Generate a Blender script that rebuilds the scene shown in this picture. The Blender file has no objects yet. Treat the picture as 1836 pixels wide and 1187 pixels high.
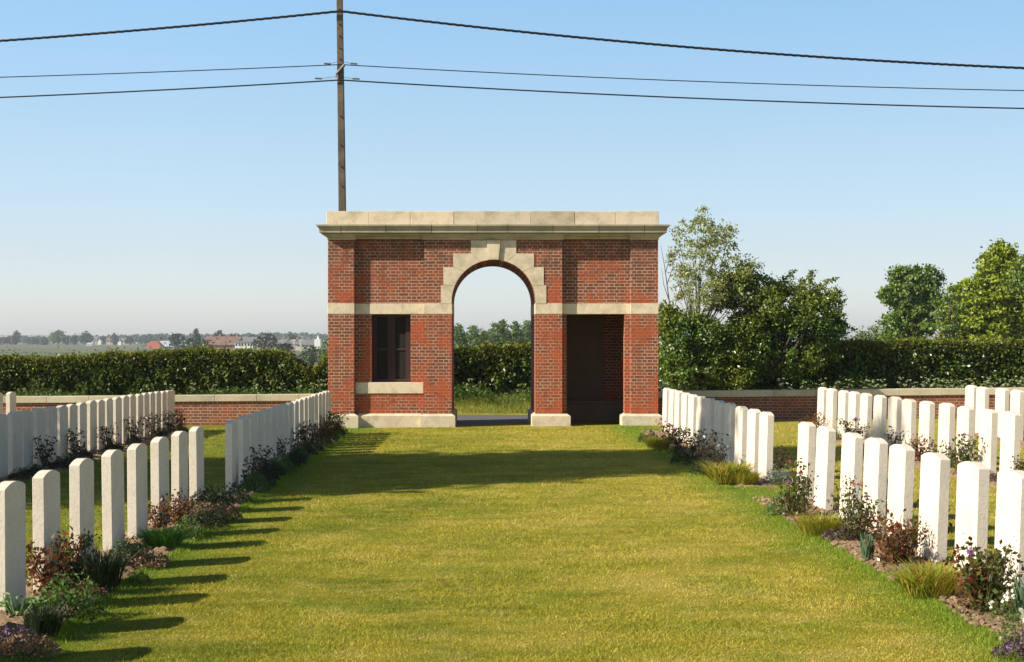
import bpy, bmesh, math, random
import numpy as np
from mathutils import Vector, Matrix

random.seed(7)
RNG = np.random.default_rng(11)
S = bpy.context.scene
C = S.collection
R = math.radians

# ------------------------------------------------------------------ camera frame of reference
FPX, VX, VY, EYE = 2700.0, 860.0, 610.0, 1.75

def gz(x, y):
    """height of the cemetery lawn"""
    yy = np.maximum(y, 0)
    return .02 - .0024*(yy-10) + .009*(np.clip(x, -14, 16)+3) - .010*np.maximum(yy-28, 0)

def px2w(px, py, d):
    return ((px-VX)*d/FPX, d, EYE-(py-VY)*d/FPX)

def onground(px, py):
    d = 12.0
    for _ in range(30):
        x = (px-VX)*d/FPX
        d = (EYE-float(gz(x, d)))*FPX/(py-VY)
    return ((px-VX)*d/FPX, d)

# ------------------------------------------------------------------ materials
def nt(name):
    m = bpy.data.materials.new(name); m.use_nodes = True
    t = m.node_tree; t.nodes.clear()
    out = t.nodes.new('ShaderNodeOutputMaterial')
    return m, t, out

def N(t, typ, **kw):
    n = t.nodes.new(typ)
    for k, v in kw.items():
        if k in n.inputs: n.inputs[k].default_value = v
        else: setattr(n, k, v)
    return n

def L(t, a, b): t.links.new(a, b)

def ramp(t, fac, stops):
    r = t.nodes.new('ShaderNodeValToRGB')
    e = r.color_ramp.elements
    while len(e) < len(stops): e.new(.5)
    for i, (p, c) in enumerate(stops):
        e[i].position = p; e[i].color = (*c, 1) if len(c) == 3 else c
    L(t, fac, r.inputs['Fac'])
    return r.outputs['Color']

def mixc(t, fac, a, b, mode='MIX'):
    m = t.nodes.new('ShaderNodeMix'); m.data_type = 'RGBA'; m.blend_type = mode
    for sock, v in ((m.inputs[0], fac), (m.inputs[6], a), (m.inputs[7], b)):
        if hasattr(v, 'is_output') or hasattr(v, 'links'): L(t, v, sock)
        else: sock.default_value = v if not isinstance(v, tuple) or len(v) == 4 else (*v, 1)
    return m.outputs[2]

def coords(t, kind='Object', scale=(1, 1, 1), rnd=False):
    tc = t.nodes.new('ShaderNodeTexCoord')
    mp = t.nodes.new('ShaderNodeMapping'); mp.inputs['Scale'].default_value = scale
    L(t, tc.outputs[kind], mp.inputs['Vector'])
    if rnd:
        oi = t.nodes.new('ShaderNodeObjectInfo')
        ml = N(t, 'ShaderNodeMath', operation='MULTIPLY'); ml.inputs[1].default_value = 37.0
        L(t, oi.outputs['Random'], ml.inputs[0]); L(t, ml.outputs[0], mp.inputs['Location'])
    return mp.outputs['Vector']

def noise(t, vec, scale, detail=4, rough=.6):
    n = N(t, 'ShaderNodeTexNoise', Scale=scale, Detail=detail, Roughness=rough)
    L(t, vec, n.inputs['Vector'])
    return n.outputs['Fac']

def bump(t, h, strength, dist=.01):
    b = N(t, 'ShaderNodeBump', Strength=strength, Distance=dist)
    L(t, h, b.inputs['Height'])
    return b.outputs['Normal']

def simple(name, col, rough=.8, var=.15, scale=20, bmp=.2, rnd=False, metal=0):
    m, t, out = nt(name)
    v = coords(t, rnd=rnd)
    f = noise(t, v, scale)
    dark = tuple(c*(1-var) for c in col); lite = tuple(min(1, c*(1+var)) for c in col)
    c = ramp(t, f, [(.3, dark), (.7, lite)])
    p = N(t, 'ShaderNodeBsdfPrincipled', Roughness=rough, Metallic=metal)
    L(t, c, p.inputs['Base Color'])
    if bmp: L(t, bump(t, noise(t, v, scale*4), bmp), p.inputs['Normal'])
    L(t, p.outputs[0], out.inputs[0])
    return m

def leafmat(name, cols, transl=.3, rough=.45, patch=None):
    """cols: list of colours, one picked per leaf"""
    m, t, out = nt(name)
    g = t.nodes.new('ShaderNodeNewGeometry')
    n = len(cols)
    c = ramp(t, g.outputs['Random Per Island'], [(i/(n-1), cols[i]) for i in range(n)])
    if patch:
        f = noise(t, coords(t, scale=(1, 1, 1)), patch[0], 3)
        fr = ramp(t, f, [(.42, (0, 0, 0)), (.62, (1, 1, 1))])
        c = mixc(t, fr, c, patch[1])
    p = N(t, 'ShaderNodeBsdfPrincipled', Roughness=rough)
    p.inputs['Specular IOR Level'].default_value = .35
    L(t, c, p.inputs['Base Color'])
    tr = t.nodes.new('ShaderNodeBsdfTranslucent')
    c2 = mixc(t, 1.0, c, (1.0, 1.0, .45, 1), 'MULTIPLY')
    L(t, c2, tr.inputs['Color'])
    mx = N(t, 'ShaderNodeMixShader', Fac=transl)
    L(t, p.outputs[0], mx.inputs[1]); L(t, tr.outputs[0], mx.inputs[2])
    L(t, mx.outputs[0], out.inputs[0])
    return m

def brickmat(name, pitch=.0655, length=.215, base=((.29, .074, .029), (.13, .042, .024)), mortar=(.46, .30, .20), orange=.8, msize=.0095):
    m, t, out = nt(name)
    tc = t.nodes.new('ShaderNodeTexCoord')
    sp = t.nodes.new('ShaderNodeSeparateXYZ'); L(t, tc.outputs['Object'], sp.inputs[0])
    ad = N(t, 'ShaderNodeMath', operation='ADD'); L(t, sp.outputs['X'], ad.inputs[0]); L(t, sp.outputs['Y'], ad.inputs[1])
    nz0 = noise(t, tc.outputs['Object'], 9, 2)
    w = N(t, 'ShaderNodeMath', operation='MULTIPLY_ADD'); L(t, nz0, w.inputs[0]); w.inputs[1].default_value = .006; L(t, sp.outputs['Z'], w.inputs[2])
    cb = t.nodes.new('ShaderNodeCombineXYZ'); L(t, ad.outputs[0], cb.inputs['X']); L(t, w.outputs[0], cb.inputs['Y'])
    b = t.nodes.new('ShaderNodeTexBrick')
    b.offset = .5; b.offset_frequency = 2; b.squash = .5; b.squash_frequency = 2
    b.inputs['Scale'].default_value = 1
    b.inputs['Brick Width'].default_value = length
    b.inputs['Row Height'].default_value = pitch
    b.inputs['Mortar Size'].default_value = msize
    b.inputs['Mortar Smooth'].default_value = .25
    b.inputs['Bias'].default_value = -.1
    b.inputs['Color1'].default_value = (*base[0], 1)
    b.inputs['Color2'].default_value = (*base[1], 1)
    b.inputs['Mortar'].default_value = (*mortar, 1)
    L(t, cb.outputs[0], b.inputs['Vector'])
    v = tc.outputs['Object']
    big = noise(t, v, 1.7, 5, .7)
    zz = N(t, 'ShaderNodeMath', operation='MULTIPLY_ADD'); L(t, sp.outputs['Z'], zz.inputs[0]); zz.inputs[1].default_value = -.035; zz.inputs[2].default_value = .07
    bz_ = N(t, 'ShaderNodeMath', operation='ADD'); L(t, zz.outputs[0], bz_.inputs[0]); L(t, big, bz_.inputs[1])
    f1 = ramp(t, bz_.outputs[0], [(.45, (0, 0, 0)), (.60, (orange,)*3)])
    bare = mixc(t, f1, b.outputs['Color'], (.44, .082, .022, 1))
    # soot / weathering with a shape of its own
    sp2 = noise(t, v, 5.5, 6, .75)
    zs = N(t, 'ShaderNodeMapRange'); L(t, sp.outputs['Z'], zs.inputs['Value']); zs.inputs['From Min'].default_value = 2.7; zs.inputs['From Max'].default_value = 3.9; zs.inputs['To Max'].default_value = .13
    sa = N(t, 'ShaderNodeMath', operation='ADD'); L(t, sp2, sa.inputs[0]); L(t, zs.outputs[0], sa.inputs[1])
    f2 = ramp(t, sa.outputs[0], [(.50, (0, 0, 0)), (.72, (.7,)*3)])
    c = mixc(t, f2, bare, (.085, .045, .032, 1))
    fine = noise(t, v, 60, 3)
    c = mixc(t, .35, c, ramp(t, fine, [(.3, (.45,)*3), (.7, (1.25,)*3)]), 'MULTIPLY')
    p = N(t, 'ShaderNodeBsdfPrincipled', Roughness=.9)
    L(t, c, p.inputs['Base Color'])
    inv = N(t, 'ShaderNodeMath', operation='SUBTRACT'); inv.inputs[0].default_value = 1; L(t, b.outputs['Fac'], inv.inputs[1])
    ad2 = N(t, 'ShaderNodeMath', operation='MULTIPLY_ADD'); L(t, fine, ad2.inputs[0]); ad2.inputs[1].default_value = .5; L(t, inv.outputs[0], ad2.inputs[2])
    L(t, bump(t, ad2.outputs[0], .8, .008), p.inputs['Normal'])
    L(t, p.outputs[0], out.inputs[0])
    return m

def stonemat(name, col, stain=(.28, .22, .13), amount=.5, sc=3.0, rnd=False, bmp=.35):
    m, t, out = nt(name)
    v = coords(t, rnd=rnd)
    a = noise(t, v, sc, 6, .7)
    c = mixc(t, ramp(t, a, [(.45, (0, 0, 0)), (.75, (amount,)*3)]), (*col, 1), (*stain, 1))
    b = noise(t, v, sc*7, 5, .7)
    c = mixc(t, ramp(t, b, [(.3, (.35,)*3), (.5, (0, 0, 0))]), c, tuple(x*.62 for x in col)+(1,))
    d = noise(t, v, 90, 2)
    c = mixc(t, .25, c, ramp(t, d, [(.3, (.6,)*3), (.7, (1.2,)*3)]), 'MULTIPLY')
    gg = t.nodes.new('ShaderNodeNewGeometry')
    rr_ = ramp(t, gg.outputs['Random Per Island'], [(0, (.78, .78, .76)), (.5, (.98, .97, .95)), (1, (1.12, 1.09, 1.04))])
    c = mixc(t, 1.0, c, rr_, 'MULTIPLY')
    p = N(t, 'ShaderNodeBsdfPrincipled', Roughness=.85)
    L(t, c, p.inputs['Base Color'])
    L(t, bump(t, noise(t, v, sc*12, 6), bmp, .01), p.inputs['Normal'])
    L(t, p.outputs[0], out.inputs[0])
    return m

M = {}
M['brick'] = brickmat('pavilion_brick')
M['wallbrick'] = brickmat('boundary_brick', base=((.26, .085, .045), (.17, .06, .035)), mortar=(.42, .30, .20), orange=.3)
M['stone'] = stonemat('limestone', (.68, .575, .425), amount=.7, sc=4, bmp=.6)
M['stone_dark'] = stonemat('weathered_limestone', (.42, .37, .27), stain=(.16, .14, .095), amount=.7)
M['inner_stone'] = stonemat('shade_toned_limestone', (.17, .12, .08), stain=(.09, .06, .04))  # chamber limestone, the dimness of the room put into its colour
M['cope'] = stonemat('coping_limestone', (.56, .49, .35), amount=.5, sc=2)
M['head'] = stonemat('headstone_limestone', (.725, .64, .535), stain=(.52, .44, .34), amount=.5, sc=4, rnd=True, bmp=.3)
M['wood'] = simple('dark_wood', (.042, .015, .010), rough=.7)
M['glass'] = simple('dark_pane', (.010, .007, .005), rough=.9, bmp=0)
M['slab'] = stonemat('paving', (.22, .21, .20), stain=(.12, .11, .10))
M['pole'] = simple('pole_concrete', (.115, .085, .055), scale=5, var=.4, bmp=.5)
M['steel'] = simple('weathered_steel', (.16, .15, .12), rough=.6)
M['cable'] = simple('black_cable', (.012, .013, .018), rough=.5, bmp=0)
M['bark'] = simple('bark', (.10, .075, .05), scale=12, var=.4, bmp=.8)
M['stem'] = simple('green_brown_stem', (.07, .06, .025), scale=30, var=.3)
M['road'] = simple('asphalt', (.115, .112, .115), scale=40, var=.2, bmp=.4)
M['rwall'] = simple('far_brick_wall', (.33, .17, .12), scale=.5)
M['wwall'] = simple('far_white_wall', (.80, .78, .72), scale=.5, var=.05)
M['cwall'] = simple('far_cream_wall', (.50, .45, .36), scale=.5)
M['redroof'] = simple('far_red_sheet', (.55, .15, .09), scale=.3)
M['tileroof'] = simple('far_tile_roof', (.19, .115, .09), scale=.6, var=.3)
M['greyroof'] = simple('far_slate_roof', (.17, .16, .17), scale=.6, var=.3)
M['sheetroof'] = simple('far_sheet_roof', (.36, .39, .43), scale=.6, var=.1)
M['winfar'] = simple('far_window', (.04, .045, .05), rough=.3, bmp=0)

# leaves
M['hedge'] = leafmat('hedge_leaf', [(.020, .040, .008), (.055, .10, .016), (.16, .23, .055), (.04, .075, .013), (.08, .13, .02)], .12, .33, patch=(1.1, (.10, .125, .02, 1)))
M['hedge_top'] = leafmat('hedge_new_growth', [(.12, .18, .020), (.20, .25, .026), (.23, .17, .03), (.09, .15, .018)], .3)
M['pale_leaf'] = leafmat('silver_leaf', [(.20, .23, .04), (.32, .34, .08), (.48, .50, .26), (.17, .19, .03)], .4, .35)
M['bush_leaf'] = leafmat('shrub_leaf', [(.035, .07, .010), (.10, .17, .02), (.20, .28, .06), (.065, .12, .016)], .18, .34, patch=(.8, (.18, .21, .025, 1)))
M['maple'] = leafmat('maple_leaf', [(.06, .11, .014), (.12, .19, .025), (.18, .25, .045), (.08, .14, .018)], .18, .45)
M['lime'] = leafmat('lime_tree_leaf', [(.10, .15, .010), (.22, .27, .013), (.33, .37, .022), (.12, .17, .010)], .2, .45)
M['far'] = leafmat('far_leaf', [(.030, .05, .022), (.045, .075, .03), (.06, .09, .035)], .15, .7)
M['far_dark'] = leafmat('far_dark_leaf', [(.016, .026, .012), (.028, .04, .018), (.04, .052, .022)], .1, .7)
M['far_light'] = leafmat('far_light_leaf', [(.12, .16, .06), (.16, .20, .08), (.10, .14, .05)], .15, .7)
M['far_arch'] = leafmat('copse_leaf', [(.08, .14, .025), (.16, .23, .045), (.11, .17, .03)], .2, .7)
M['rose_g'] = leafmat('rose_leaf_green', [(.035, .06, .015), (.07, .10, .02), (.13, .13, .03), (.09, .05, .02)], .25, .3)
M['rose_r'] = leafmat('rose_leaf_red', [(.22, .04, .02), (.14, .045, .02), (.10, .08, .02), (.26, .09, .03)], .3, .3)
M['rose_d'] = leafmat('rose_leaf_dark', [(.030, .022, .014), (.05, .05, .02), (.09, .04, .02), (.04, .055, .015)], .2, .35)
M['tuft_dark'] = leafmat('dark_blade', [(.012, .022, .010), (.025, .045, .015), (.02, .03, .012)], .15, .5)
M['tuft_green'] = leafmat('bright_blade', [(.07, .19, .02), (.12, .28, .03), (.16, .32, .05)], .35, .4)
M['tuft_gold'] = leafmat('gold_blade', [(.22, .30, .025), (.34, .36, .04), (.42, .24, .04), (.18, .28, .02)], .35, .5)
M['tuft_blue'] = leafmat('blue_blade', [(.05, .10, .05), (.08, .14, .07), (.11, .17, .09)], .2, .5)
M['mound_green'] = leafmat('small_green_leaf', [(.05, .10, .015), (.10, .17, .03), (.15, .22, .06)], .3, .4)
M['mound_dark'] = leafmat('small_dark_leaf', [(.015, .025, .010), (.03, .05, .015), (.045, .06, .02)], .2, .5)
M['mound_brown'] = leafmat('dry_pink_leaf', [(.30, .16, .10), (.18, .10, .06), (.38, .24, .15), (.12, .09, .04)], .3, .5)
M['mound_grey'] = leafmat('grey_leaf', [(.10, .13, .13), (.16, .19, .20), (.07, .09, .09)], .1, .6)
M['mound_purple'] = leafmat('purple_leaf', [(.055, .03, .045), (.10, .055, .07), (.05, .05, .03)], .15, .5)
M['lime_leaf'] = leafmat('lime_broad_leaf', [(.30, .42, .03), (.38, .50, .05)], .4, .4)
M['hosta'] = leafmat('broad_green_leaf', [(.10, .22, .04), (.16, .30, .07), (.28, .38, .20)], .3, .35)
M['fl_white'] = leafmat('white_petal', [(.80, .80, .76), (.72, .70, .66)], .3, .6)
M['fl_purple'] = leafmat('purple_petal', [(.22, .06, .30), (.34, .12, .42)], .3, .6)
M['fl_pink'] = leafmat('pink_petal', [(.55, .08, .16), (.60, .20, .22)], .3, .6)
M['fl_cream'] = leafmat('cream_umbel', [(.50, .54, .34), (.36, .42, .18), (.62, .63, .48)], .3, .6)
M['verge'] = leafmat('verge_blade', [(.14, .21, .025), (.24, .29, .04), (.32, .27, .07), (.11, .19, .02)], .35, .5)

def lawnmat(name, blades=False):
    m, t, out = nt(name)
    g = t.nodes.new('ShaderNodeNewGeometry')
    pos = g.outputs['Position']
    a = noise(t, pos, .55, 5, .65)
    b = noise(t, pos, 2.6, 5, .7)
    mp = t.nodes.new('ShaderNodeMapping'); mp.inputs['Scale'].default_value = (.5, 1.4, 1); mp.inputs['Rotation'].default_value = (0, 0, .06); L(t, pos, mp.inputs['Vector'])
    st = noise(t, mp.outputs[0], 1.9, 5, .7)
    cm = N(t, 'ShaderNodeMath', operation='ADD'); L(t, a, cm.inputs[0]); L(t, st, cm.inputs[1])
    hm = N(t, 'ShaderNodeMath', operation='MULTIPLY'); L(t, cm.outputs[0], hm.inputs[0]); hm.inputs[1].default_value = .5
    sx = t.nodes.new('ShaderNodeSeparateXYZ'); L(t, pos, sx.inputs[0])
    xm = N(t, 'ShaderNodeMath', operation='MULTIPLY_ADD'); L(t, sx.outputs['X'], xm.inputs[0]); xm.inputs[1].default_value = .022; L(t, hm.outputs[0], xm.inputs[2])
    base = ramp(t, xm.outputs[0], [(.38, (.235, .25, .024)), (.47, (.36, .335, .033)), (.54, (.46, .395, .050)), (.63, (.57, .455, .095))])
    dry = ramp(t, b, [(.50, (0, 0, 0)), (.74, (.6,)*3)])
    base = mixc(t, dry, base, (.66, .52, .15, 1))
    gr = ramp(t, noise(t, pos, 1.4, 4, .7), [(.50, (0, 0, 0)), (.70, (.65,)*3)])
    base = mixc(t, gr, base, (.24, .31, .022, 1))
    # lusher strip beside the beds
    sp = t.nodes.new('ShaderNodeSeparateXYZ'); L(t, pos, sp.inputs[0])
    ab = N(t, 'ShaderNodeMath', operation='SUBTRACT'); L(t, sp.outputs['X'], ab.inputs[0]); ab.inputs[1].default_value = .18
    ab2 = N(t, 'ShaderNodeMath', operation='ABSOLUTE'); L(t, ab.outputs[0], ab2.inputs[0])
    nn = N(t, 'ShaderNodeMath', operation='MULTIPLY_ADD'); L(t, b, nn.inputs[0]); nn.inputs[1].default_value = .55; L(t, ab2.outputs[0], nn.inputs[2])
    edge = ramp(t, nn.outputs[0], [(0, (0, 0, 0)), (1, (1, 1, 1))])
    mr = N(t, 'ShaderNodeMapRange'); L(t, nn.outputs[0], mr.inputs['Value'])
    mr.inputs['From Min'].default_value = 2.45; mr.inputs['From Max'].default_value = 2.95; mr.inputs['To Max'].default_value = .8
    m2 = N(t, 'ShaderNodeMapRange'); L(t, ab2.outputs[0], m2.inputs['Value']); m2.inputs['From Min'].default_value = 3.0; m2.inputs['From Max'].default_value = 3.6; m2.inputs['To Min'].default_value = 1; m2.inputs['To Max'].default_value = .15
    mm = N(t, 'ShaderNodeMath', operation='MULTIPLY'); L(t, mr.outputs[0], mm.inputs[0]); L(t, m2.outputs[0], mm.inputs[1])
    base = mixc(t, mm.outputs[0], base, (.17, .29, .022, 1))
    if blades:
        rp = ramp(t, g.outputs['Random Per Island'], [(0, (.60, .66, .6)), (.4, (.97, .98, .97)), (.8, (1.2, 1.17, 1.2)), (1, (1.6, 1.5, 2.1))])
        c = mixc(t, 1.0, base, rp, 'MULTIPLY')
        p = N(t, 'ShaderNodeBsdfPrincipled', Roughness=.55); p.inputs['Specular IOR Level'].default_value = .2
        L(t, c, p.inputs['Base Color'])
        tr = t.nodes.new('ShaderNodeBsdfTranslucent'); L(t, c, tr.inputs['Color'])
        mx = N(t, 'ShaderNodeMixShader', Fac=.35)
        L(t, p.outputs[0], mx.inputs[1]); L(t, tr.outputs[0], mx.inputs[2]); L(t, mx.outputs[0], out.inputs[0])
    else:
        f = noise(t, pos, 95, 4, .8)
        c = mixc(t, .8, base, ramp(t, f, [(.3, (.35,)*3), (.55, (.95,)*3), (.75, (1.35,)*3)]), 'MULTIPLY')
        p = N(t, 'ShaderNodeBsdfPrincipled', Roughness=.9); p.inputs['Specular IOR Level'].default_value = .1
        L(t, c, p.inputs['Base Color']); L(t, bump(t, f, 1.0, .03), p.inputs['Normal'])
        L(t, p.outputs[0], out.inputs[0])
    return m
M['lawn'] = lawnmat('lawn_turf')
M['blades'] = lawnmat('lawn_blades', True)

def soilmat():
    m, t, out = nt('soil')
    v = coords(t)
    f = noise(t, v, 22, 6, .75)
    c = ramp(t, f, [(.3, (.12, .068, .036)), (.5, (.33, .21, .12)), (.7, (.50, .35, .21))])
    p = N(t, 'ShaderNodeBsdfPrincipled', Roughness=.95); L(t, c, p.inputs['Base Color'])
    L(t, bump(t, noise(t, v, 55, 6, .8), 1, .02), p.inputs['Normal']); L(t, p.outputs[0], out.inputs[0])
    return m
M['soil'] = soilmat()

def fieldmat():
    m, t, out = nt('far_fields')
    g = t.nodes.new('ShaderNodeNewGeometry')
    mp = t.nodes.new('ShaderNodeMapping'); mp.inputs['Scale'].default_value = (.25, 1, 1); L(t, g.outputs['Position'], mp.inputs['Vector'])
    a = noise(t, mp.outputs[0], .012, 5, .6)
    c = ramp(t, a, [(.3, (.08, .10, .035)), (.45, (.13, .125, .06)), (.55, (.10, .115, .05)), (.7, (.06, .09, .025))])
    c = mixc(t, .6, c, ramp(t, noise(t, g.outputs['Position'], .5, 5, .8), [(.3, (.5,)*3), (.7, (1.3,)*3)]), 'MULTIPLY')
    p = N(t, 'ShaderNodeBsdfPrincipled', Roughness=.95); L(t, c, p.inputs['Base Color']); L(t, p.outputs[0], out.inputs[0])
    return m
M['field'] = fieldmat()

# ------------------------------------------------------------------ object helpers
def tag(o, label=None, cat=None, group=None, kind=None):
    if label: o['label'] = label
    if cat: o['category'] = cat
    if group: o['group'] = group
    if kind: o['kind'] = kind
    return o

def link(o, parent=None):
    C.objects.link(o)
    if parent: o.parent = parent
    return o

def empty(name, loc):
    o = bpy.data.objects.new(name, None); o.empty_display_size = .2
    C.objects.link(o); o.location = loc
    return o

def base_of(parent):
    return Vector(parent.location) if parent else Vector((0, 0, 0))

class MB:
    """collects simple solids in world coordinates and builds ONE mesh"""
    def __init__(s): s.v = []; s.f = []
    def add(s, vs, fs):
        o = len(s.v); s.v += [tuple(p) for p in vs]; s.f += [tuple(i+o for i in f) for f in fs]; return s
    def box(s, x0, x1, y0, y1, z0, z1):
        return s.add([(x0,y0,z0),(x1,y0,z0),(x1,y1,z0),(x0,y1,z0),(x0,y0,z1),(x1,y0,z1),(x1,y1,z1),(x0,y1,z1)],
                     [(0,3,2,1),(4,5,6,7),(0,1,5,4),(1,2,6,5),(2,3,7,6),(3,0,4,7)])
    def frustum(s, a, b, z0, z1):
        (x0,x1,y0,y1), (u0,u1,v0,v1) = a, b
        return s.add([(x0,y0,z0),(x1,y0,z0),(x1,y1,z0),(x0,y1,z0),(u0,v0,z1),(u1,v0,z1),(u1,v1,z1),(u0,v1,z1)],
                     [(0,3,2,1),(4,5,6,7),(0,1,5,4),(1,2,6,5),(2,3,7,6),(3,0,4,7)])
    def prism(s, xz, y0, y1):
        n = len(xz)
        vs = [(x, y0, z) for x, z in xz] + [(x, y1, z) for x, z in xz]
        fs = [tuple(range(n)), tuple(range(2*n-1, n-1, -1))]
        fs += [((i+1) % n, i, i+n, (i+1) % n+n) for i in range(n)]
        return s.add(vs, fs)
    def tube(s, pts, rad, n=6, cap=True):
        pts = [Vector(p) for p in pts]; m = len(pts)
        rr = rad if isinstance(rad, (list, tuple)) else [rad]*m
        vs = []
        for i, p in enumerate(pts):
            d = (pts[min(i+1, m-1)]-pts[max(i-1, 0)]).normalized()
            a = d.cross(Vector((0, 0, 1)) if abs(d.z) < .9 else Vector((1, 0, 0))).normalized(); b = d.cross(a)
            for k in range(n):
                t = 2*math.pi*k/n
                vs.append(p + a*math.cos(t)*rr[i] + b*math.sin(t)*rr[i])
        fs = [(i*n+k, i*n+(k+1) % n, (i+1)*n+(k+1) % n, (i+1)*n+k) for i in range(m-1) for k in range(n)]
        if cap: fs += [tuple(range(n-1, -1, -1)), tuple((m-1)*n+k for k in range(n))]
        return s.add(vs, fs)
    def build(s, name, mat, parent=None, bevel=0, smooth=False, origin=None):
        b = base_of(parent) if origin is None else Vector(origin)
        me = bpy.data.meshes.new(name)
        me.from_pydata([(x-b.x, y-b.y, z-b.z) for x, y, z in s.v], [], s.f)
        bm = bmesh.new(); bm.from_mesh(me)
        bmesh.ops.recalc_face_normals(bm, faces=bm.faces)
        if bevel:
            bmesh.ops.bevel(bm, geom=list(bm.edges), offset=bevel, segments=1, affect='EDGES', clamp_overlap=True)
        bm.to_mesh(me); bm.free()
        if smooth:
            me.polygons.foreach_set('use_smooth', [True]*len(me.polygons))
        me.materials.append(M[mat])
        o = bpy.data.objects.new(name, me); link(o, parent)
        if origin is not None and parent is None: o.location = origin
        return o

def npmesh(name, verts, k, mat, parent=None, origin=None):
    """verts (n*k,3) world: n faces of k verts each"""
    b = np.array(base_of(parent) if origin is None else origin, dtype=float)
    v = (np.asarray(verts, dtype=np.float64)-b).astype(np.float32)
    n = len(v)//k
    me = bpy.data.meshes.new(name)
    me.vertices.add(len(v)); me.vertices.foreach_set('co', v.ravel())
    me.loops.add(n*k); me.loops.foreach_set('vertex_index', np.arange(n*k, dtype=np.int32))
    me.polygons.add(n); me.polygons.foreach_set('loop_start', np.arange(0, n*k, k, dtype=np.int32))
    me.update(calc_edges=True)
    me.materials.append(M[mat])
    o = bpy.data.objects.new(name, me); link(o, parent)
    if origin is not None and parent is None: o.location = origin
    return o

def leafverts(c, size, asp=.5, up=0.0, axis=None, rng=RNG):
    """diamond leaves at centres c"""
    n = len(c)
    size = np.broadcast_to(size, (n,))[:, None]
    u = rng.normal(size=(n, 3)) if axis is None else axis + rng.normal(size=(n, 3))*.35
    u[:, 2] += up
    u /= np.linalg.norm(u, axis=1)[:, None]
    w = np.cross(u, rng.normal(size=(n, 3))); w /= np.linalg.norm(w, axis=1)[:, None]+1e-9
    h = size/2
    nrm = np.cross(u, w)
    out = np.empty((n, 4, 3))
    out[:, 0] = c-u*h; out[:, 1] = c+w*h*asp+u*h*.1; out[:, 2] = c+u*h+nrm*h*.25; out[:, 3] = c-w*h*asp+u*h*.1
    return out.reshape(-1, 3)

def bladeverts(c, h, w, lean, rng=RNG):
    """three-cornered blades rising from c"""
    n = len(c)
    a = rng.uniform(0, 2*np.pi, n)
    side = np.stack([np.cos(a), np.sin(a), np.zeros(n)], 1)
    b = rng.uniform(0, 2*np.pi, n)
    h = np.broadcast_to(h, (n,))*rng.uniform(.6, 1.3, n)
    ln = rng.uniform(0, 1, n)*lean*h
    tip = c+np.stack([np.cos(b)*ln, np.sin(b)*ln, h], 1)
    w = np.broadcast_to(w, (n,))[:, None]
    out = np.empty((n, 3, 3)); out[:, 0] = c-side*w/2; out[:, 1] = c+side*w/2; out[:, 2] = tip
    return out.reshape(-1, 3)

def copy_thing(src, loc, rotz, scale):
    c = src.copy(); C.objects.link(c); c.location = loc; c.rotation_euler = (0, 0, rotz); c.scale = (scale,)*3
    for ch in src.children:
        d = ch.copy(); C.objects.link(d); d.parent = c
    return c

# ------------------------------------------------------------------ ground, lawn, road
def sheet(name, xs, ys, zf, mat):
    X, Y = np.meshgrid(np.array(xs, float), np.array(ys, float))
    Z = zf(X, Y)
    nx, ny = len(xs), len(ys)
    v = np.stack([X.ravel(), Y.ravel(), Z.ravel()], 1)
    f = [(j*nx+i, j*nx+i+1, (j+1)*nx+i+1, (j+1)*nx+i) for j in range(ny-1) for i in range(nx-1)]
    me = bpy.data.meshes.new(name); me.from_pydata([tuple(p) for p in v], [], f)
    me.polygons.foreach_set('use_smooth', [True]*len(me.polygons))
    me.materials.append(M[mat])
    o = bpy.data.objects.new(name, me); C.objects.link(o)
    return tag(o, kind='structure')

FAR_Z = -3.0
def terrain(x, y):
    z = gz(x, np.minimum(y, 33))-.05
    z = np.where(y > 33.4, -.13, z)
    z = np.where(y > 37.4, -.13+(np.clip(y, 37.4, 39.2)-37.4)/1.8*.30, z)
    t = np.clip((y-42)/90, 0, 1)
    z = np.where(y > 42, .17+(FAR_Z-.17)*(t*t*(3-2*t)), z)
    return z
ys = [-8, 0, 8, 16, 24, 28, 31, 33, 33.4, 33.45, 36, 37.4, 37.8, 38.4, 39.2, 41, 42, 50, 60, 72, 86, 100, 116, 132, 200, 400, 800, 1400, 2250]
xs = [-1500, -900, -300, -100, -40, -20, -14, -10, -6, -3, 0, 3, 6, 10, 16, 20, 40, 100, 300, 900, 1500]
sheet('ground', xs, ys, terrain, 'field')
sheet('lawn', [-15, -12, -9, -6, -3, 0, 3, 6, 9, 12, 16], [2, 8, 14, 20, 28, 29, 31, 32.95], lambda x, y: gz(x, y), 'lawn')
sheet('road', [-200, -60, -20, -3.2, 0, 3.8, 20, 60, 200], [33.95, 35, 36.4, 37.4], lambda x, y: x*0-.10, 'road')
sheet('verge', [-200, -60, -20, 0, 20, 60, 200], [37.4, 37.8, 38.4, 39.2, 41.5], lambda x, y: terrain(x, y)+.02, 'verge_ground' if 'verge_ground' in M else 'lawn')

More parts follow.
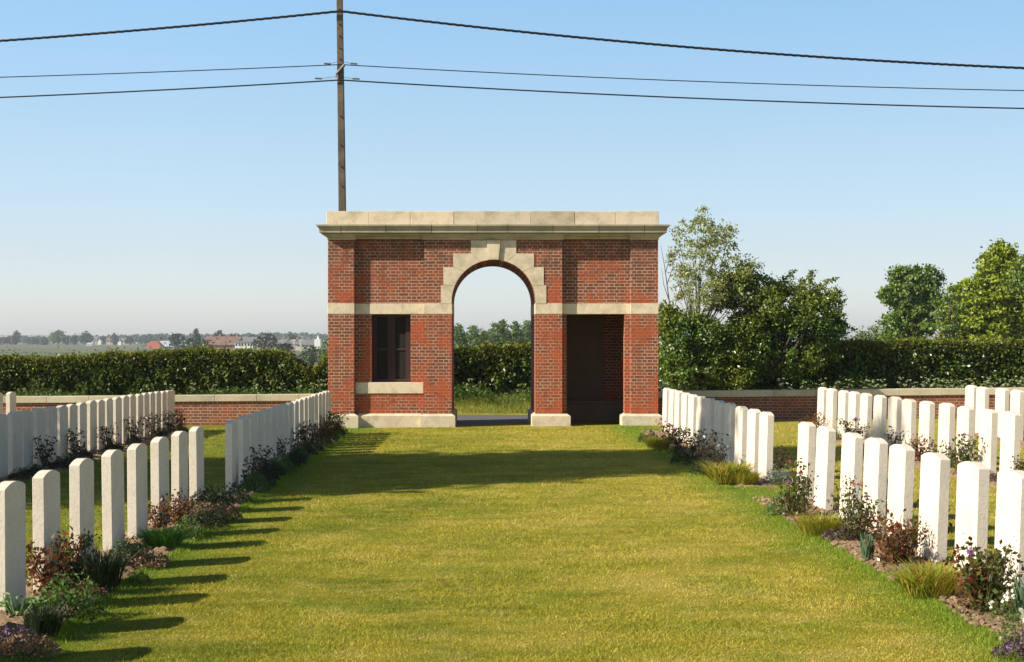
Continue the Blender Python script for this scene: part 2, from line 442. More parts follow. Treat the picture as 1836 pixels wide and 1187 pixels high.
# beds (x0, x1, y0, y1)
BEDS = [(-3.22, -2.50, 6.6, 16.9), (-3.0, -2.50, 16.9, 28.9), (-6.30, -5.65, 15.5, 30.3), (-9.55, -8.85, 15, 30.6),
        (2.86, 3.58, 6.6, 15.9), (2.98, 3.55, 17.4, 28.3), (5.75, 6.38, 14.0, 27.8), (8.35, 9.1, 15, 27.6)]
for (x0, x1, y0, y1) in BEDS:
    nx = int((x1-x0)/.035)+1; ny = int((y1-y0)/.05)+1
    xs_ = np.linspace(x0, x1, nx); ys_ = np.linspace(y0, y1, ny)
    def zf(X, Y, x0=x0, x1=x1, y0=y0, y1=y1):
        e = np.minimum(np.minimum(X-x0, x1-X), np.minimum(Y-y0, y1-Y))
        d = np.clip(e/.10, 0, 1)
        return gz(X, Y)-.012+d*.035+RNG.normal(size=X.shape)*.012*d
    o = sheet('flower_bed_soil', list(xs_), list(ys_), zf, 'soil')
    # waver the long edges so that they are not ruler straight
    me = o.data; co = np.empty(len(me.vertices)*3, dtype=np.float32); me.vertices.foreach_get('co', co); co = co.reshape(-1, 3)
    w = .03*np.sin(co[:, 1]*1.9+x0)+.018*np.sin(co[:, 1]*5.3)
    co[:, 0] += w; me.vertices.foreach_set('co', co.ravel())
    me.update()

def clods(rect, n):
    x0, x1, y0, y1 = rect
    bm = bmesh.new()
    for _ in range(n):
        r = random.uniform(.008, .028)
        x = random.uniform(x0+.03, x1-.03); y = y0+(y1-y0)*random.random()**1.3
        mt = Matrix.Translation((x, y, float(gz(x, y))+.02+r*.3)) @ Matrix.Rotation(random.uniform(0, 6), 4, 'Z') @ Matrix.Diagonal((r*random.uniform(.8, 1.6), r, r*.7, 1))
        g = bmesh.ops.create_icosphere(bm, subdivisions=1, radius=1, matrix=mt)
        for v in g['verts']:
            v.co += Vector((random.uniform(-1, 1), random.uniform(-1, 1), random.uniform(-1, 1)))*r*.25
    me = bpy.data.meshes.new('soil_clods'); bm.to_mesh(me); bm.free(); me.materials.append(M['soil'])
    o = bpy.data.objects.new('soil_clods', me); C.objects.link(o)
    tag(o, 'loose crumbs of dry brown soil lying on the flower bed', 'soil', kind='stuff')
clods((2.84, 3.5, 7.2, 15.9), 1500)
clods((-3.1, -2.5, 7.2, 16.9), 600)

# lawn grass: fine blades
def in_beds(x, y, pad=0.0):
    m = np.zeros(len(x), bool)
    for (x0, x1, y0, y1) in BEDS:
        w = .03*np.sin(y*1.9+x0)+.018*np.sin(y*5.3)
        m |= (x > x0+w+pad) & (x < x1+w-pad) & (y > y0) & (y < y1)
    return m
def scatter(n, y0, y1, xl, xr, power):
    y = (y0**(1-power)+(y1**(1-power)-y0**(1-power))*RNG.random(n))**(1/(1-power))
    x = xl(y)+(xr(y)-xl(y))*RNG.random(n)
    return x, y
n = 480000
x, y = scatter(n, 7.6, 31.0, lambda y: -.335*y-.3, lambda y: .378*y+.3, 1.6)
keep = ~in_beds(x, y, .02) & ~((y > 30.8) & (x > -3.3) & (x < 3.9))
x, y = x[keep], y[keep]
c = np.stack([x, y, gz(x, y)-.003], 1)
hh = (.012+.00045*y)*(1+.25*np.sin(x*3+np.sin(y*2)*2))
npmesh('grass', bladeverts(c, hh, .0026+.00040*y, 2.3), 3, 'blades')
tag(bpy.data.objects['grass'], 'short mown yellow green grass of the cemetery lawn', 'grass', kind='stuff')
# longer fringe along bed edges
ex, ey = [], []
for (x0, x1, y0, y1) in BEDS[:2]+BEDS[4:6]:
    k = 15000
    yy = y0+1+(y1-y0-1)*RNG.random(k)**1.6
    side = x1 if x0 < 0 else x0
    sgn = 1 if x0 < 0 else -1
    w = .03*np.sin(yy*1.9+x0)+.018*np.sin(yy*5.3)
    ex.append(side+w+sgn*RNG.exponential(.035, k)-sgn*.025); ey.append(yy)
ex = np.concatenate(ex); ey = np.concatenate(ey)
c = np.stack([ex, ey, gz(ex, ey)-.003], 1)
tag(npmesh('edge_grass', bladeverts(c, .034, .0055, 1.2), 3, 'blades'), 'longer greener grass along the flower bed edges', 'grass', kind='stuff')

# ------------------------------------------------------------------ headstones
def headstone_mesh():
    w, t = .38, .079
    prof = [(-w/2, -.12), (w/2, -.12), (w/2, .798)]
    for i in range(1, 12):
        a = i/12.0
        prof.append((w/2-w*a, .798+.036*(4*a*(1-a))))
    prof.append((-w/2, .798))
    n = len(prof)
    bm = bmesh.new()
    A = [bm.verts.new((-t/2, p[0], p[1])) for p in prof]; B = [bm.verts.new((t/2, p[0], p[1])) for p in prof]
    bm.faces.new(A[::-1]); bm.faces.new(B)
    for i in range(n): bm.faces.new((A[i], A[(i+1) % n], B[(i+1) % n], B[i]))
    bmesh.ops.recalc_face_normals(bm, faces=bm.faces)
    es = [e for e in bm.edges if (abs(e.verts[0].co.x-e.verts[1].co.x) < 1e-6) or abs(e.verts[0].co.z-.798) < .001 or e.verts[0].co.z < 0]
    bmesh.ops.bevel(bm, geom=es, offset=.0025, segments=1, affect='EDGES', clamp_overlap=True)
    me = bpy.data.meshes.new('headstone'); bm.to_mesh(me); bm.free(); me.materials.append(M['head'])
    return me
HEAD = headstone_mesh()
ORD = ['first', 'second', 'third', 'fourth', 'fifth', 'sixth', 'seventh', 'eighth', 'ninth', 'tenth', 'eleventh', 'twelfth', 'thirteenth',
       'fourteenth', 'fifteenth', 'sixteenth', 'seventeenth', 'eighteenth', 'nineteenth', 'twentieth', 'twenty-first', 'twenty-second', 'twenty-third']
stones = []
def row(corner_x, dists, side, lean, group, labelf, zoff=0):
    """dists: distance of each stone's near edge; corner_x: lateral place of the aisle-side face"""
    for i, d in enumerate(dists):
        cx = corner_x(d) if callable(corner_x) else corner_x
        x = cx - side*.0425           # side=+1: aisle-side face looks to +x
        y = d+.19
        o = bpy.data.objects.new('headstone', HEAD); C.objects.link(o)
        o.location = (x, y, float(gz(x, y))+zoff+random.uniform(-.006, .008))
        o.rotation_euler = (R(random.uniform(-.5, .5)), R(lean+random.uniform(-.35, .35)), R((-1.6 if side > 0 else 4.0)+random.uniform(-.8, .8)))
        tag(o, labelf(i), 'headstone', group)
        stones.append(o)

# measured near-edge distances
def dd(offs, d0, ref): return [ref/o*d0 for o in offs]
L1 = [7.6, 8.52]+dd([848, 779, 715, 657, 613.5, 572.5, 537, 506], 9.42, 848)
row(lambda d: -2.955, L1, 1, -.4, 'headstones of the near left row',
    lambda i: ('white headstone hidden below the lower left frame edge' if i < 2 else f'cream white headstone, {ORD[i-2]} from the camera in the near left row'))
L2 = dd([1508, 1438, 1388, 1348, 1306, 1266, 1229, 1191, 1156, 1124, 1094, 1066, 1043, 1024, 1001, 978, 958, 938, 921], 17.1, 1508)
row(-2.80, L2, 1, -.2, 'headstones of the far left row beside the lawn',
    lambda i: f'white headstone, {ORD[i]} from the camera in the left row ending at the pavilion')
L0 = [17.9, 18.5, 19.1]+dd([2767, 2700, 2620, 2550, 2485, 2425, 2367, 2308, 2257, 2207, 2155, 2110, 2067, 2023, 1985, 1950, 1915, 1880, 1850, 1830], 19.7, 2767)
row(-6.10, L0, 1, -.2, 'headstones of the outer left row',
    lambda i: ('white headstone of the outer left row just outside the left frame edge' if i < 3 else f'white headstone, {ORD[22-i]} back from the brick wall in the outer left row'))
row(-9.27, [28.0, 28.9, 29.75], 1, -.2, 'headstones of the leftmost row',
    lambda i: ['headstone of the leftmost row just outside the frame', 'front one of two headstones at the left frame edge by the wall', 'rear one of two headstones at the left frame edge by the wall'][i])
R1 = dd([1137, 1040, 959, 884, 814, 753, 707, 664, 616, 583], 9.45, 959)
row(3.355, R1, -1, 2.1, 'headstones of the near right row',
    lambda i: ('white headstone outside the lower right frame edge' if i < 2 else f'sunlit white headstone, {ORD[i-2]} from the camera in the near right row'))
R2 = dd([512, 490.2, 467.4, 446.8, 428.6, 411, 394.6, 380.5, 368, 355, 344, 333], 17.9, 512)
row(3.385, R2, -1, 1.6, 'headstones of the far right row beside the lawn',
    lambda i: f'white headstone, {ORD[i]} from the camera in the right row ending at the pavilion')
R3 = dd([1062, 1005, 953.7, 913, 872.5, 838, 802, 770, 744, 717, 691.5, 671, 652, 630, 614], 17.4, 953.7)
row(6.14, R3, -1, 1.9, 'headstones of the second right row',
    lambda i: ('white headstone of the second right row just outside the right frame edge' if i < 2 else f'sunlit white headstone, {ORD[i-2]} from the right edge in the second right row'))
R4 = [22.8, 23.7, 24.5, 25.2, 26.2, 26.8]
row(8.75, R4, -1, 1.9, 'headstones of the third right row',
    lambda i: ('headstone of the third right row outside the right frame edge' if i < 2 else f'white headstone, {ORD[i-2]} from the right in the rearmost right row near the brick wall'), zoff=.02)

# ------------------------------------------------------------------ brick gate pavilion
K = 31/2700.0
def bx(px): return (px-VX)*K
def bz(py): return EYE-(py-VY)*K
XL0, XL1, XP0, XA0, XA1, XQ0, XR0, XR1 = [bx(p) for p in (588, 635, 760, 810, 960, 1008, 1131, 1180)]
ZB, ZPL, ZBB, ZBT, ZBR, ZFR, ZCO, ZTOP = -.15, bz(742), bz(563), bz(544), bz(430), bz(418), bz(404), bz(379)
YF, YR, YB = 31.0, 31.13, 33.75
gate = empty('gate_pavilion', ((XL0+XR1)/2, 32.4, -.02))
tag(gate, 'red brick entrance pavilion with an arched gateway and pale stone trim', 'gatehouse')

w = MB()
w.box(XL0, XL1, YF, YF+.5, ZB, ZBR)                       # left pilaster
w.box(XL0, XL0+.34, YF+.5, YB-.3, ZB, ZBR)                # left side wall
w.box(XL0, XP0, YB-.3, YB, ZB, ZBR)                       # left back wall
XW0, XW1, ZW0, ZW1 = bx(665), bx(735.5), bz(685), ZBB
w.box(XL1, XP0, YR, YR+.3, ZB, bz(706))
w.box(XL1, XW0, YR, YR+.3, bz(706), ZW1+.01); w.box(XW1, XP0, YR, YR+.3, bz(706), ZW1+.01)
w.box(XL1, XP0, YR, YR+.3, ZW1+.01, ZBR)
ZS = bz(541.0); cx = (XA0+XA1)/2; ra = (XA1-XA0)/2
arch = [(XA1, ZB), (XA1, ZS)]+[(cx+ra*math.cos(a), ZS+ra*math.sin(a)) for a in [math.pi*i/32 for i in range(1, 32)]]+[(XA0, ZS), (XA0, ZB)]
w.prism([(XP0, ZB), (XP0, ZBR), (XQ0, ZBR), (XQ0, ZB)]+arch, YF, YB)
XD0, XD1 = bx(1016.6), bx(1121)
w.box(XQ0, XD0, YR, YR+.3, ZB, ZBB+.01); w.box(XD1, XR0, YR, YR+.3, ZB, ZBB+.01)
w.box(XQ0, XR0, YR, YR+.3, ZBB+.01, ZBR)
w.box(XR0, XR1, YF, YF+.5, ZB, ZBR)
w.box(XR1-.34, XR1, YF+.5, YB-.3, ZB, ZBR)
w.box(XQ0, XR1, YB-.3, YB, ZB, ZBR)
w.build('wall', 'brick', gate)

# stone plinth
pl = MB()
def plinth(x0, x1, y0, y1, p=.075):
    pl.box(x0-p, x1+p, y0-p, y1+p, ZB, ZPL-.045)
    pl.frustum((x0-p, x1+p, y0-p, y1+p), (x0-.006, x1+.006, y0-.006, y1+.006), ZPL-.045, ZPL)
for a_ in ((XL0, XL1, YF, YF+.5, .09), (XL1+.1, XP0-.08, YR, YR+.3), (XP0, XA0, YF, YB, .07), (XA1, XD0, YF, YB, .07), (XD1+.02, XR1, YF, YF+.5, .09)):
    pl = MB(); plinth(*a_); pl.build('plinth', 'stone', gate)
for a_ in ((XL0-.05, XL0+.3, YF+.65, YB+.05, ZB, ZPL-.02), (XR1-.3, XR1+.05, YF+.65, YB+.05, ZB, ZPL-.02)):
    pl = MB(); pl.box(*a_); pl.build('plinth', 'stone', gate, bevel=.006)

# band of stone at the springing, cut into separate blocks
e = .006
for a_ in ((XL0-e, XL1+e, YF-e, YF+.5+e), (XL1+.012, bx(722), YR-e, YR+.31), (bx(722)+.005, XP0-.012, YR-e, YR+.31), (XP0-e, XA0+e, YF-e, YB+e),
           (XA1-e, XQ0+e, YF-e, YB+e), (XQ0+.012, XR0-.012, YR-e, YR+.31), (XR0-e, XR1+e, YF-e, YF+.5+e)):
    bd = MB(); bd.box(*a_, ZBB, ZBT); bd.build('string_course', 'stone', gate, bevel=.005)
sl = MB(); sl.box(XL1+.012, XP0-.012, YR-.02, YR+.31, bz(706), bz(686)); sl.build('window_sill', 'stone', gate, bevel=.006)

# arch stones
def P(px, py): return (bx(px), bz(py))
def arcpt(deg, rr=None): a = R(deg); r_ = (rr or ra+.004); return (cx+r_*math.cos(a), ZS+r_*math.sin(a))
def arcrun(a0, a1, n=7): return [arcpt(a0+(a1-a0)*i/n) for i in range(n+1)]
def voussoir(a0, a1, outer, name='voussoir', y=YF-.012, ins=.35):
    g = (a0-a1)*.012
    m = MB(); m.prism(arcrun(a0-g, a1+g)+outer, y, y+ins); return m
dz0 = bz(544.3)
left = [(180, 158, [P(795, 511.5), P(790.5, 511.5), (bx(790.5), dz0), (XA0-.002, dz0)]),
        (158, 134, [P(812.5, 479), P(795, 479), P(795, 511)]),
        (134, 108, [P(844.5, 454.5), P(812.5, 454.5), P(812.5, 478.5)]),
        (108, 97.1, [P(872.3, 431), P(844.5, 431), P(844.5, 454)])]
for a0, a1, out in left:
    pts = arcrun(a0-.25, a1+.25)+out
    sr = MB(); sr.prism(pts, YF-.012, YF+.35); sr.build('arch_stone', 'stone', gate)
    sr = MB(); sr.prism([(2*cx-x, z) for x, z in pts][::-1], YF-.012, YF+.35); sr.build('arch_stone', 'stone', gate)
ks = MB(); ks.prism(arcrun(97, 83)+[P(897.3, 431), P(872.7, 431)], YF-.055, YF+.3)
ks.build('keystone', 'stone', gate, bevel=.005)

# architrave, cornice, parapet
segs_ = [(XL0-.012, bx(613), 0), (bx(613), XL1+.03, 0), (XL1+.03, bx(693), 1), (bx(693), XP0-.03, 1), (XP0-.03, bx(774), 0), (bx(774), bx(845), 0), (bx(845), bx(923), 0), (bx(923), XQ0+.03, 0), (XQ0+.03, bx(1072), 1), (bx(1072), XR0-.03, 1), (XR0-.03, bx(1154), 0), (bx(1154), XR1+.012, 0)]
for k_, (x0, x1, rec) in enumerate(segs_):
    x0 += .004; y0 = YF-.02+.075*rec; zt = ZFR-.012; yb_ = YR+.3
    xa = x0-.085 if k_ == 0 else x0; xb_ = x1+.085 if k_ == len(segs_)-1 else x1
    z0 = ZBR+(.02 if rec else 0)
    ac = MB()
    ac.add([(x0,y0,z0),(x1,y0,z0),(x1,yb_,ZBR-.001),(x0,yb_,ZBR-.001),
            (x0,y0-.012,z0+.035),(x1,y0-.012,z0+.035),(x1,yb_,z0+.035),(x0,yb_,z0+.035),
            (xa,YF-.105,zt-.018),(xb_,YF-.105,zt-.018),(xb_,yb_,zt-.018),(xa,yb_,zt-.018),
            (xa,YF-.105,zt),(xb_,YF-.105,zt),(xb_,yb_,zt),(xa,yb_,zt)],
           [(0,3,2,1),(12,13,14,15)]+[f for o in (0,4,8) for f in ((o,o+1,o+5,o+4),(o+1,o+2,o+6,o+5),(o+2,o+3,o+7,o+6),(o+3,o,o+4,o+7))])
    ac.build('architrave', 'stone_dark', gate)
for xx, sg in ((XL0-.01, 1), (XR1+.01, -1)):
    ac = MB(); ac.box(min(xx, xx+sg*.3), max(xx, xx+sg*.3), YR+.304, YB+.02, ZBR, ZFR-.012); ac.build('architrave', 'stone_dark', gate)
prof = [(0, ZFR), (.150, ZFR), (.150, ZFR+.055), (.158, ZFR+.060), (.160, ZFR+.085), (.190, ZCO-.040), (.205, ZCO-.032), (.205, ZCO), (0, ZCO+.008)]
def cornice(segs, X0, X1, Y0, Y1):
    m = MB(); n = len(prof)
    ring = lambda x, y, sx, sy: [(x+sx*o, y+sy*o, z) for o, z in prof]
    def strip(A, B):
        vs = A+B
        fs = [(i, (i+1) % n, n+(i+1) % n, n+i) for i in range(n)]+[tuple(range(n-1, -1, -1)), tuple(range(n, 2*n))]
        m.add(vs, fs)
    cuts = [X0]+segs+[X1]
    for i in range(len(cuts)-1):
        a = cuts[i]+(.006 if i else 0); b = cuts[i+1]-(.006 if i < len(cuts)-2 else 0)
        A = ring(a, Y0, -1 if i == 0 else 0, -1); B = ring(b, Y0, 1 if i == len(cuts)-2 else 0, -1)
        strip(A, B)
    strip(ring(X1, Y0, 1, -1), ring(X1, Y1, 1, 1)); strip(ring(X0, Y1, -1, 1), ring(X0, Y0, -1, -1)); strip(ring(X1, Y1, 1, 1), ring(X0, Y1, -1, 1))
    return m
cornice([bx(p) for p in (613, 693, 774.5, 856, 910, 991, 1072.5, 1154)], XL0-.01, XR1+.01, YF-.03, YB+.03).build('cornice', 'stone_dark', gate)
rf = MB(); rf.box(XL0+.02, XR1-.02, YF+.05, YB-.02, ZFR-.09, ZCO+.02); rf.build('roof_slab', 'slab', gate)
pp = MB(); cuts = [bx(p) for p in (585, 662, 736, 814, 952, 1030, 1103.5, 1181)]
for i in range(len(cuts)-1):
    h = random.uniform(-.004, .006)
    pp.box(cuts[i]+.003, cuts[i+1]-.003, YF-.035+random.uniform(-.003, .003), YF+.35, ZCO+.0085, ZTOP+h)
pp.box(cuts[0], cuts[0]+.35, YF+.355, YB+.03, ZCO+.0085, ZTOP); pp.box(cuts[-1]-.35, cuts[-1], YF+.355, YB+.03, ZCO+.0085, ZTOP)
pp.box(cuts[0]+.36, cuts[-1]-.36, YB-.3, YB+.03, ZCO+.0085, ZTOP-.005)
pp.build('parapet', 'stone', gate, bevel=.006)

# window
YWN = YR+.2
fr = MB()
fw = .05
fr.box(XW0, XW1, YWN, YWN+.06, ZW1-fw, ZW1); fr.box(XW0, XW1, YWN, YWN+.06, ZW0, ZW0+fw)
fr.box(XW0, XW0+fw+.05, YWN+.001, YWN+.06, ZW0+fw, ZW1-fw); fr.box(XW1-fw-.06, XW1, YWN+.001, YWN+.06, ZW0+fw, ZW1-fw)
ww = XW1-XW0
fr.box(XW0+ww*.40, XW0+ww*.60, YWN+.004, YWN+.056, ZW0+fw, ZW1-fw)
fr.box(XW0+ww*.44, XW0+ww*.48, YWN-.008, YWN+.004, ZW0+fw, ZW1-fw); fr.box(XW0+ww*.52, XW0+ww*.56, YWN-.008, YWN+.004, ZW0+fw, ZW1-fw)
zm = ZW0+(ZW1-ZW0)*.48
for a, b in ((fw+.05, ww*.40), (ww*.60, ww-fw-.06)):
    fr.box(XW0+a, XW0+b, YWN+.008, YWN+.05, zm-.02, zm+.02)
win = fr.build('window', 'wood', gate)
for a, b in ((fw+.05, ww*.40), (ww*.60, ww-fw-.06)):
    for z0, z1 in ((ZW0+fw, zm-.02), (zm+.02, ZW1-fw)):
        g_ = MB(); g_.box(XW0+a, XW0+b, YWN+.025, YWN+.035, z0, z1)
        o = g_.build('pane', 'glass', win, origin=gate.location); o.location = (0, 0, 0)

# inside the open chamber
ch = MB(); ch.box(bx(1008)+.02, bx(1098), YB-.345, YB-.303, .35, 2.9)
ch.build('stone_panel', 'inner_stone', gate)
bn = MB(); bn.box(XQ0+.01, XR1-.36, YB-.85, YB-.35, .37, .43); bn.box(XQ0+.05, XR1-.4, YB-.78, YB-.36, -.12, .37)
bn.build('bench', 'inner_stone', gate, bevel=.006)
fl = MB(); fl.box(XQ0+.01, XR1-.36, YR+.02, YB-.31, -.14, -.035); fl.box(XA0+.075, XA1-.075, YF+.02, YB+.02, -.14, -.045)
fl.build('floor_slab', 'slab', gate)

# ------------------------------------------------------------------ boundary walls
def bwall(x0, x1, label):
    yc = 33.0
    e_ = empty('boundary_wall', ((x0+x1)/2, yc+.15, -.05))
    tag(e_, label, 'wall', 'brick boundary walls either side of the pavilion')
    n = 8; m = MB()
    za = [float(gz(x0, 33.0)), float(gz(x1, 33.0))]
    def slab(m, X0, X1, y0, y1, b0, b1):
        def z(X): return za[0]+(za[1]-za[0])*(X-x0)/(x1-x0)
        m.add([(X0,y0,z(X0)+b0),(X1,y0,z(X1)+b0),(X1,y1,z(X1)+b0),(X0,y1,z(X0)+b0),(X0,y0,z(X0)+b1),(X1,y0,z(X1)+b1),(X1,y1,z(X1)+b1),(X0,y1,z(X0)+b1)],
              [(0,3,2,1),(4,5,6,7),(0,1,5,4),(1,2,6,5),(2,3,7,6),(3,0,4,7)])
    slab(m, x0, x1, yc, yc+.3, -.3, .515)
    m.build('brickwork', 'wallbrick', e_)
    cp = MB(); X = x0
    while X < x1-.05:
        Xn = min(X+.92, x1); slab(cp, X+.002, Xn-.002, yc-.045, yc+.345, .515+random.uniform(0, .003), .655+random.uniform(0, .004)); X = Xn
    cp.build('coping', 'cope', e_, bevel=.006)
bwall(-15.0, XL0-.003, 'low red brick wall with pale stone coping left of the pavilion')
bwall(XR1+.003, 16.5, 'low red brick wall with stone coping right of the pavilion, partly in its shadow')

# ------------------------------------------------------------------ foliage bodies
def clump_points(lobes, n, nclump, spread, rng=RNG, shell=.55):
    """lobes: (x,y,z, rx,ry,rz). clump centres inside lobes (shell-biased), leaves scattered around each"""
    lob = np.array(lobes, float)
    vol = lob[:, 3]*lob[:, 4]*lob[:, 5]; pr = vol**.7; pr /= pr.sum()
    li = rng.choice(len(lob), nclump, p=pr)
    d = rng.normal(size=(nclump, 3)); d /= np.linalg.norm(d, axis=1)[:, None]
    r = shell+(1-shell)*rng.random(nclump)**.6
    r = np.where(rng.random(nclump) < .25, rng.random(nclump)**(1/3), r)
    cc = lob[li, :3]+d*r[:, None]*lob[li, 3:]
    ci = rng.integers(0, nclump, n)
    s = spread*rng.uniform(.5, 1.4, nclump)
    p = cc[ci]+rng.normal(size=(n, 3))*s[ci][:, None]*np.array([1, 1, .75])
    return p, cc

def branches(m, base, targets, r0, rng=RNG):
    base = Vector(base)
    for tg in targets:
        tg = Vector(tg); d = tg-base
        mid = base+d*.5+Vector((rng.normal()*.06, rng.normal()*.06, abs(d.z)*.08))*d.length*.5
        m.tube([base, base+(mid-base)*.6, mid+(tg-mid)*.3, tg], [r0, r0*.75, r0*.45, r0*.15], 5)

def tree(name, label, cat, group, lobes, trunk, n, nclump, spread, size, mat, asp=.55, up=0.0, nb=14, r0=None, extra=None, bark='bark'):
    """trunk: (x, y, zbase, height_of_fork, radius)"""
    tx, ty, tz, th, tr = trunk
    e_ = empty(name, (tx, ty, tz)); tag(e_, label, cat, group)
    p, cc = clump_points(lobes, n, nclump, spread)
    if extra is not None: p = np.concatenate([p, extra])
    sz = size*RNG.uniform(.6, 1.3, len(p))
    npmesh('crown', leafverts(p, sz, asp, up), 4, mat, e_)
    m = MB()
    fork = Vector((tx+RNG.normal()*.03*th, ty, tz+th))
    m.tube([(tx, ty, tz-.2), (tx+.01*th, ty, tz+th*.5), fork], [tr*1.25, tr, tr*.85], 8)
    idx = RNG.choice(len(cc), min(nb, len(cc)), replace=False)
    branches(m, fork, [cc[i] for i in idx], tr*.55)
    m.build('trunk', bark, e_, smooth=True)
    return e_

def lobe(px, py, rx, ry, d, depth=None):
    x, y, z = px2w(px, py, d); s = d/FPX
    return (x, y, z, rx*s, (depth if depth else rx*s), ry*s)

# hedges along the road
def hedge(label, x0, x1, topf, n, yc=40.0, half=.75, gold=True):
    e_ = empty('hedge', ((x0+x1)/2, yc, .1)); tag(e_, label, 'hedge')
    # leaf shell: front, top, back of a box with bumps
    X = RNG.uniform(x0, x1, n); top = topf(X)+.025*np.sin(X*2.3)+.02*np.sin(X*5.1+1)+.02*np.sin(X*11)
    u = RNG.random(n); bot = .12
    top = top-.05; Hh = top-bot
    # perimeter param: front (60%), top (30%), inside
    fr_ = u < .66
    Z = np.where(fr_, bot+Hh*RNG.random(n), top-RNG.exponential(.05, n))
    Y = np.where(fr_, yc-half+RNG.exponential(.09, n), yc+RNG.uniform(-half, half, n))
    blk = .10*(RNG.random(n) < .35)+.04*np.sin(X*1.7+Z*2.1)+.05*np.sin(X*4.3-Z*5)+.05*np.sin(X*11+Z*9)
    Y = Y+np.where(fr_, blk, 0)
    Z = np.where(~fr_, Z+RNG.normal(size=n)*.04, Z)
    p = np.stack([X, Y, Z], 1)
    npmesh('foliage', leafverts(p, .105*RNG.uniform(.55, 1.35, n), .62), 4, 'hedge', e_)
    k = n//2
    X = RNG.uniform(x0, x1, k); top = topf(X)+.025*np.sin(X*2.3)+.02*np.sin(X*5.1+1)+.02*np.sin(X*11)
    on_face = RNG.random(k) < .55
    YY = np.where(on_face, yc-half-.04+RNG.normal(size=k)*.05, yc+RNG.uniform(-half-.05, half, k))
    ZZ = np.where(on_face, top+.03-RNG.exponential(.13, k), top+RNG.exponential(.055, k)-.07)
    p = np.stack([X, YY, ZZ], 1)
    npmesh('new_growth', leafverts(p, .075*RNG.uniform(.5, 1.3, k), .5, .6), 4, 'hedge_top', e_)
    # woody, leafy inner mass, coloured dark to stand for the shade inside
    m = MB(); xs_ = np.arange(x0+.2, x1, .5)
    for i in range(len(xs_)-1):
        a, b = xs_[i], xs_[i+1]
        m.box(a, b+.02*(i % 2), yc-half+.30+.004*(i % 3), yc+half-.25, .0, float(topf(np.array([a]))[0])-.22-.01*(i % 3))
    m.build('branches', 'hedge_core_shade', e_)
    return e_
M['hedge_core_shade'] = simple('shaded_hedge_twigs', (.022, .024, .010), scale=14, var=.6, bmp=1)

def lin(pts):
    a = np.array(pts, float)
    return lambda X: np.interp(X, a[:, 0], a[:, 1])
sH = 39.3
def hx(px): return (px-VX)*sH/FPX
def hzt(py): return EYE-(py-VY)*sH/FPX
topL = lin([(-40, 1.25), (hx(0), hzt(641)), (hx(150), hzt(640)), (hx(220), hzt(632)), (hx(370), hzt(628)), (hx(500), hzt(629)), (hx(530), hzt(650)), (hx(558), hzt(668)), (hx(580), hzt(640)), (hx(600), hzt(620)), (hx(815), hzt(624)), (hx(950), hzt(620)), (5, 1.6)])
hedge('long clipped green hedge behind the wall, left of the pavilion and through its arch', -22, 5.2, topL, 62000)
topR = lin([(5.2, 1.6), (hx(1500), hzt(612)), (hx(1600), hzt(612)), (hx(1836), hzt(612)), (30, 1.75)])
hedge('dark clipped hedge behind the wall on the right below the tall trees', 5.3, 22, topR, 38000)

# verge growth between road and hedge
def verge(n):
    X = RNG.uniform(-20, 20, n); Y = RNG.uniform(37.5, 39.3, n)
    c = np.stack([X, Y, terrain(X, Y)+.01], 1)
    h = .16+.22*np.clip((Y-37.5)/1.8, 0, 1)+.10*np.sin(X*1.3)*np.sin(X*.37+1)
    h = np.where(np.abs(X) < 2.5, h*.55, h*.45)
    tag(npmesh('verge_grass', bladeverts(c, h, .014, .9), 3, 'verge'), 'long rough grass on the verge between road and hedge', 'grass', kind='stuff')
verge(42000)
def weeds(n):
    # leafy weeds rising behind the wall copings
    X = RNG.uniform(-19, 20, n); Y = RNG.uniform(38.3, 39.3, n)
    k = np.clip(.55+.35*np.sin(X*.9+.5)+.25*np.sin(X*2.7), .1, 1.2)
    k = np.where(X > 4, k*1.25, k); k = np.where(X < -3.3, k*.4, k)
    k = np.where((X > -.8) & (X < 1.6), .35+.3*np.sin(X*3+2.5), k)
    Z = terrain(X, Y)+.1+RNG.random(n)**.8*.65*k
    p = np.stack([X, Y, Z], 1)
    tag(npmesh('weeds', leafverts(p, .075*RNG.uniform(.5, 1.3, n), .35, .4), 4, 'mound_green'), 'leafy green weeds at the foot of the hedge', 'weeds', kind='stuff')
weeds(30000)
# cow parsley: individual plants
def umbel_proto():
    e_ = empty('cow_parsley', (0, 0, -50)); m = MB(); pts = []
    m.tube([(0, 0, -50), (.02, 0, -49.6), (.03, .01, -49.35)], [.008, .006, .004], 4)
    for i in range(7):
        a = i*2.4; q = Vector((.03+.11*math.cos(a)*random.uniform(.4, 1), .11*math.sin(a), -49.3+random.uniform(-.12, .1)))
        m.tube([(.02, 0, -49.55), q], [.004, .002], 3)
        pts = [(q.x+random.gauss(0, .015), q.y+random.gauss(0, .015), q.z+random.gauss(0, .005)) for _ in range(14)]
        npmesh('flower_head', leafverts(np.array(pts), .03, .9), 4, 'fl_cream', e_)
    m.build('stem', 'stem', e_)
    return e_
um = umbel_proto(); first = [True]
def place_umbel(px, py):
    d = random.uniform(37.9, 38.6)
    x, y, z = px2w(px, py, d)
    zb = float(terrain(np.array(x), np.array(y)))
    s = min(1.0, max(.35, (z-zb)/.72))
    if first[0]: c = um; c.location = (x, y, zb); c.scale = (s,)*3; first[0] = False
    else: c = copy_thing(um, (x, y, zb), random.uniform(0, 6), s)
    return c
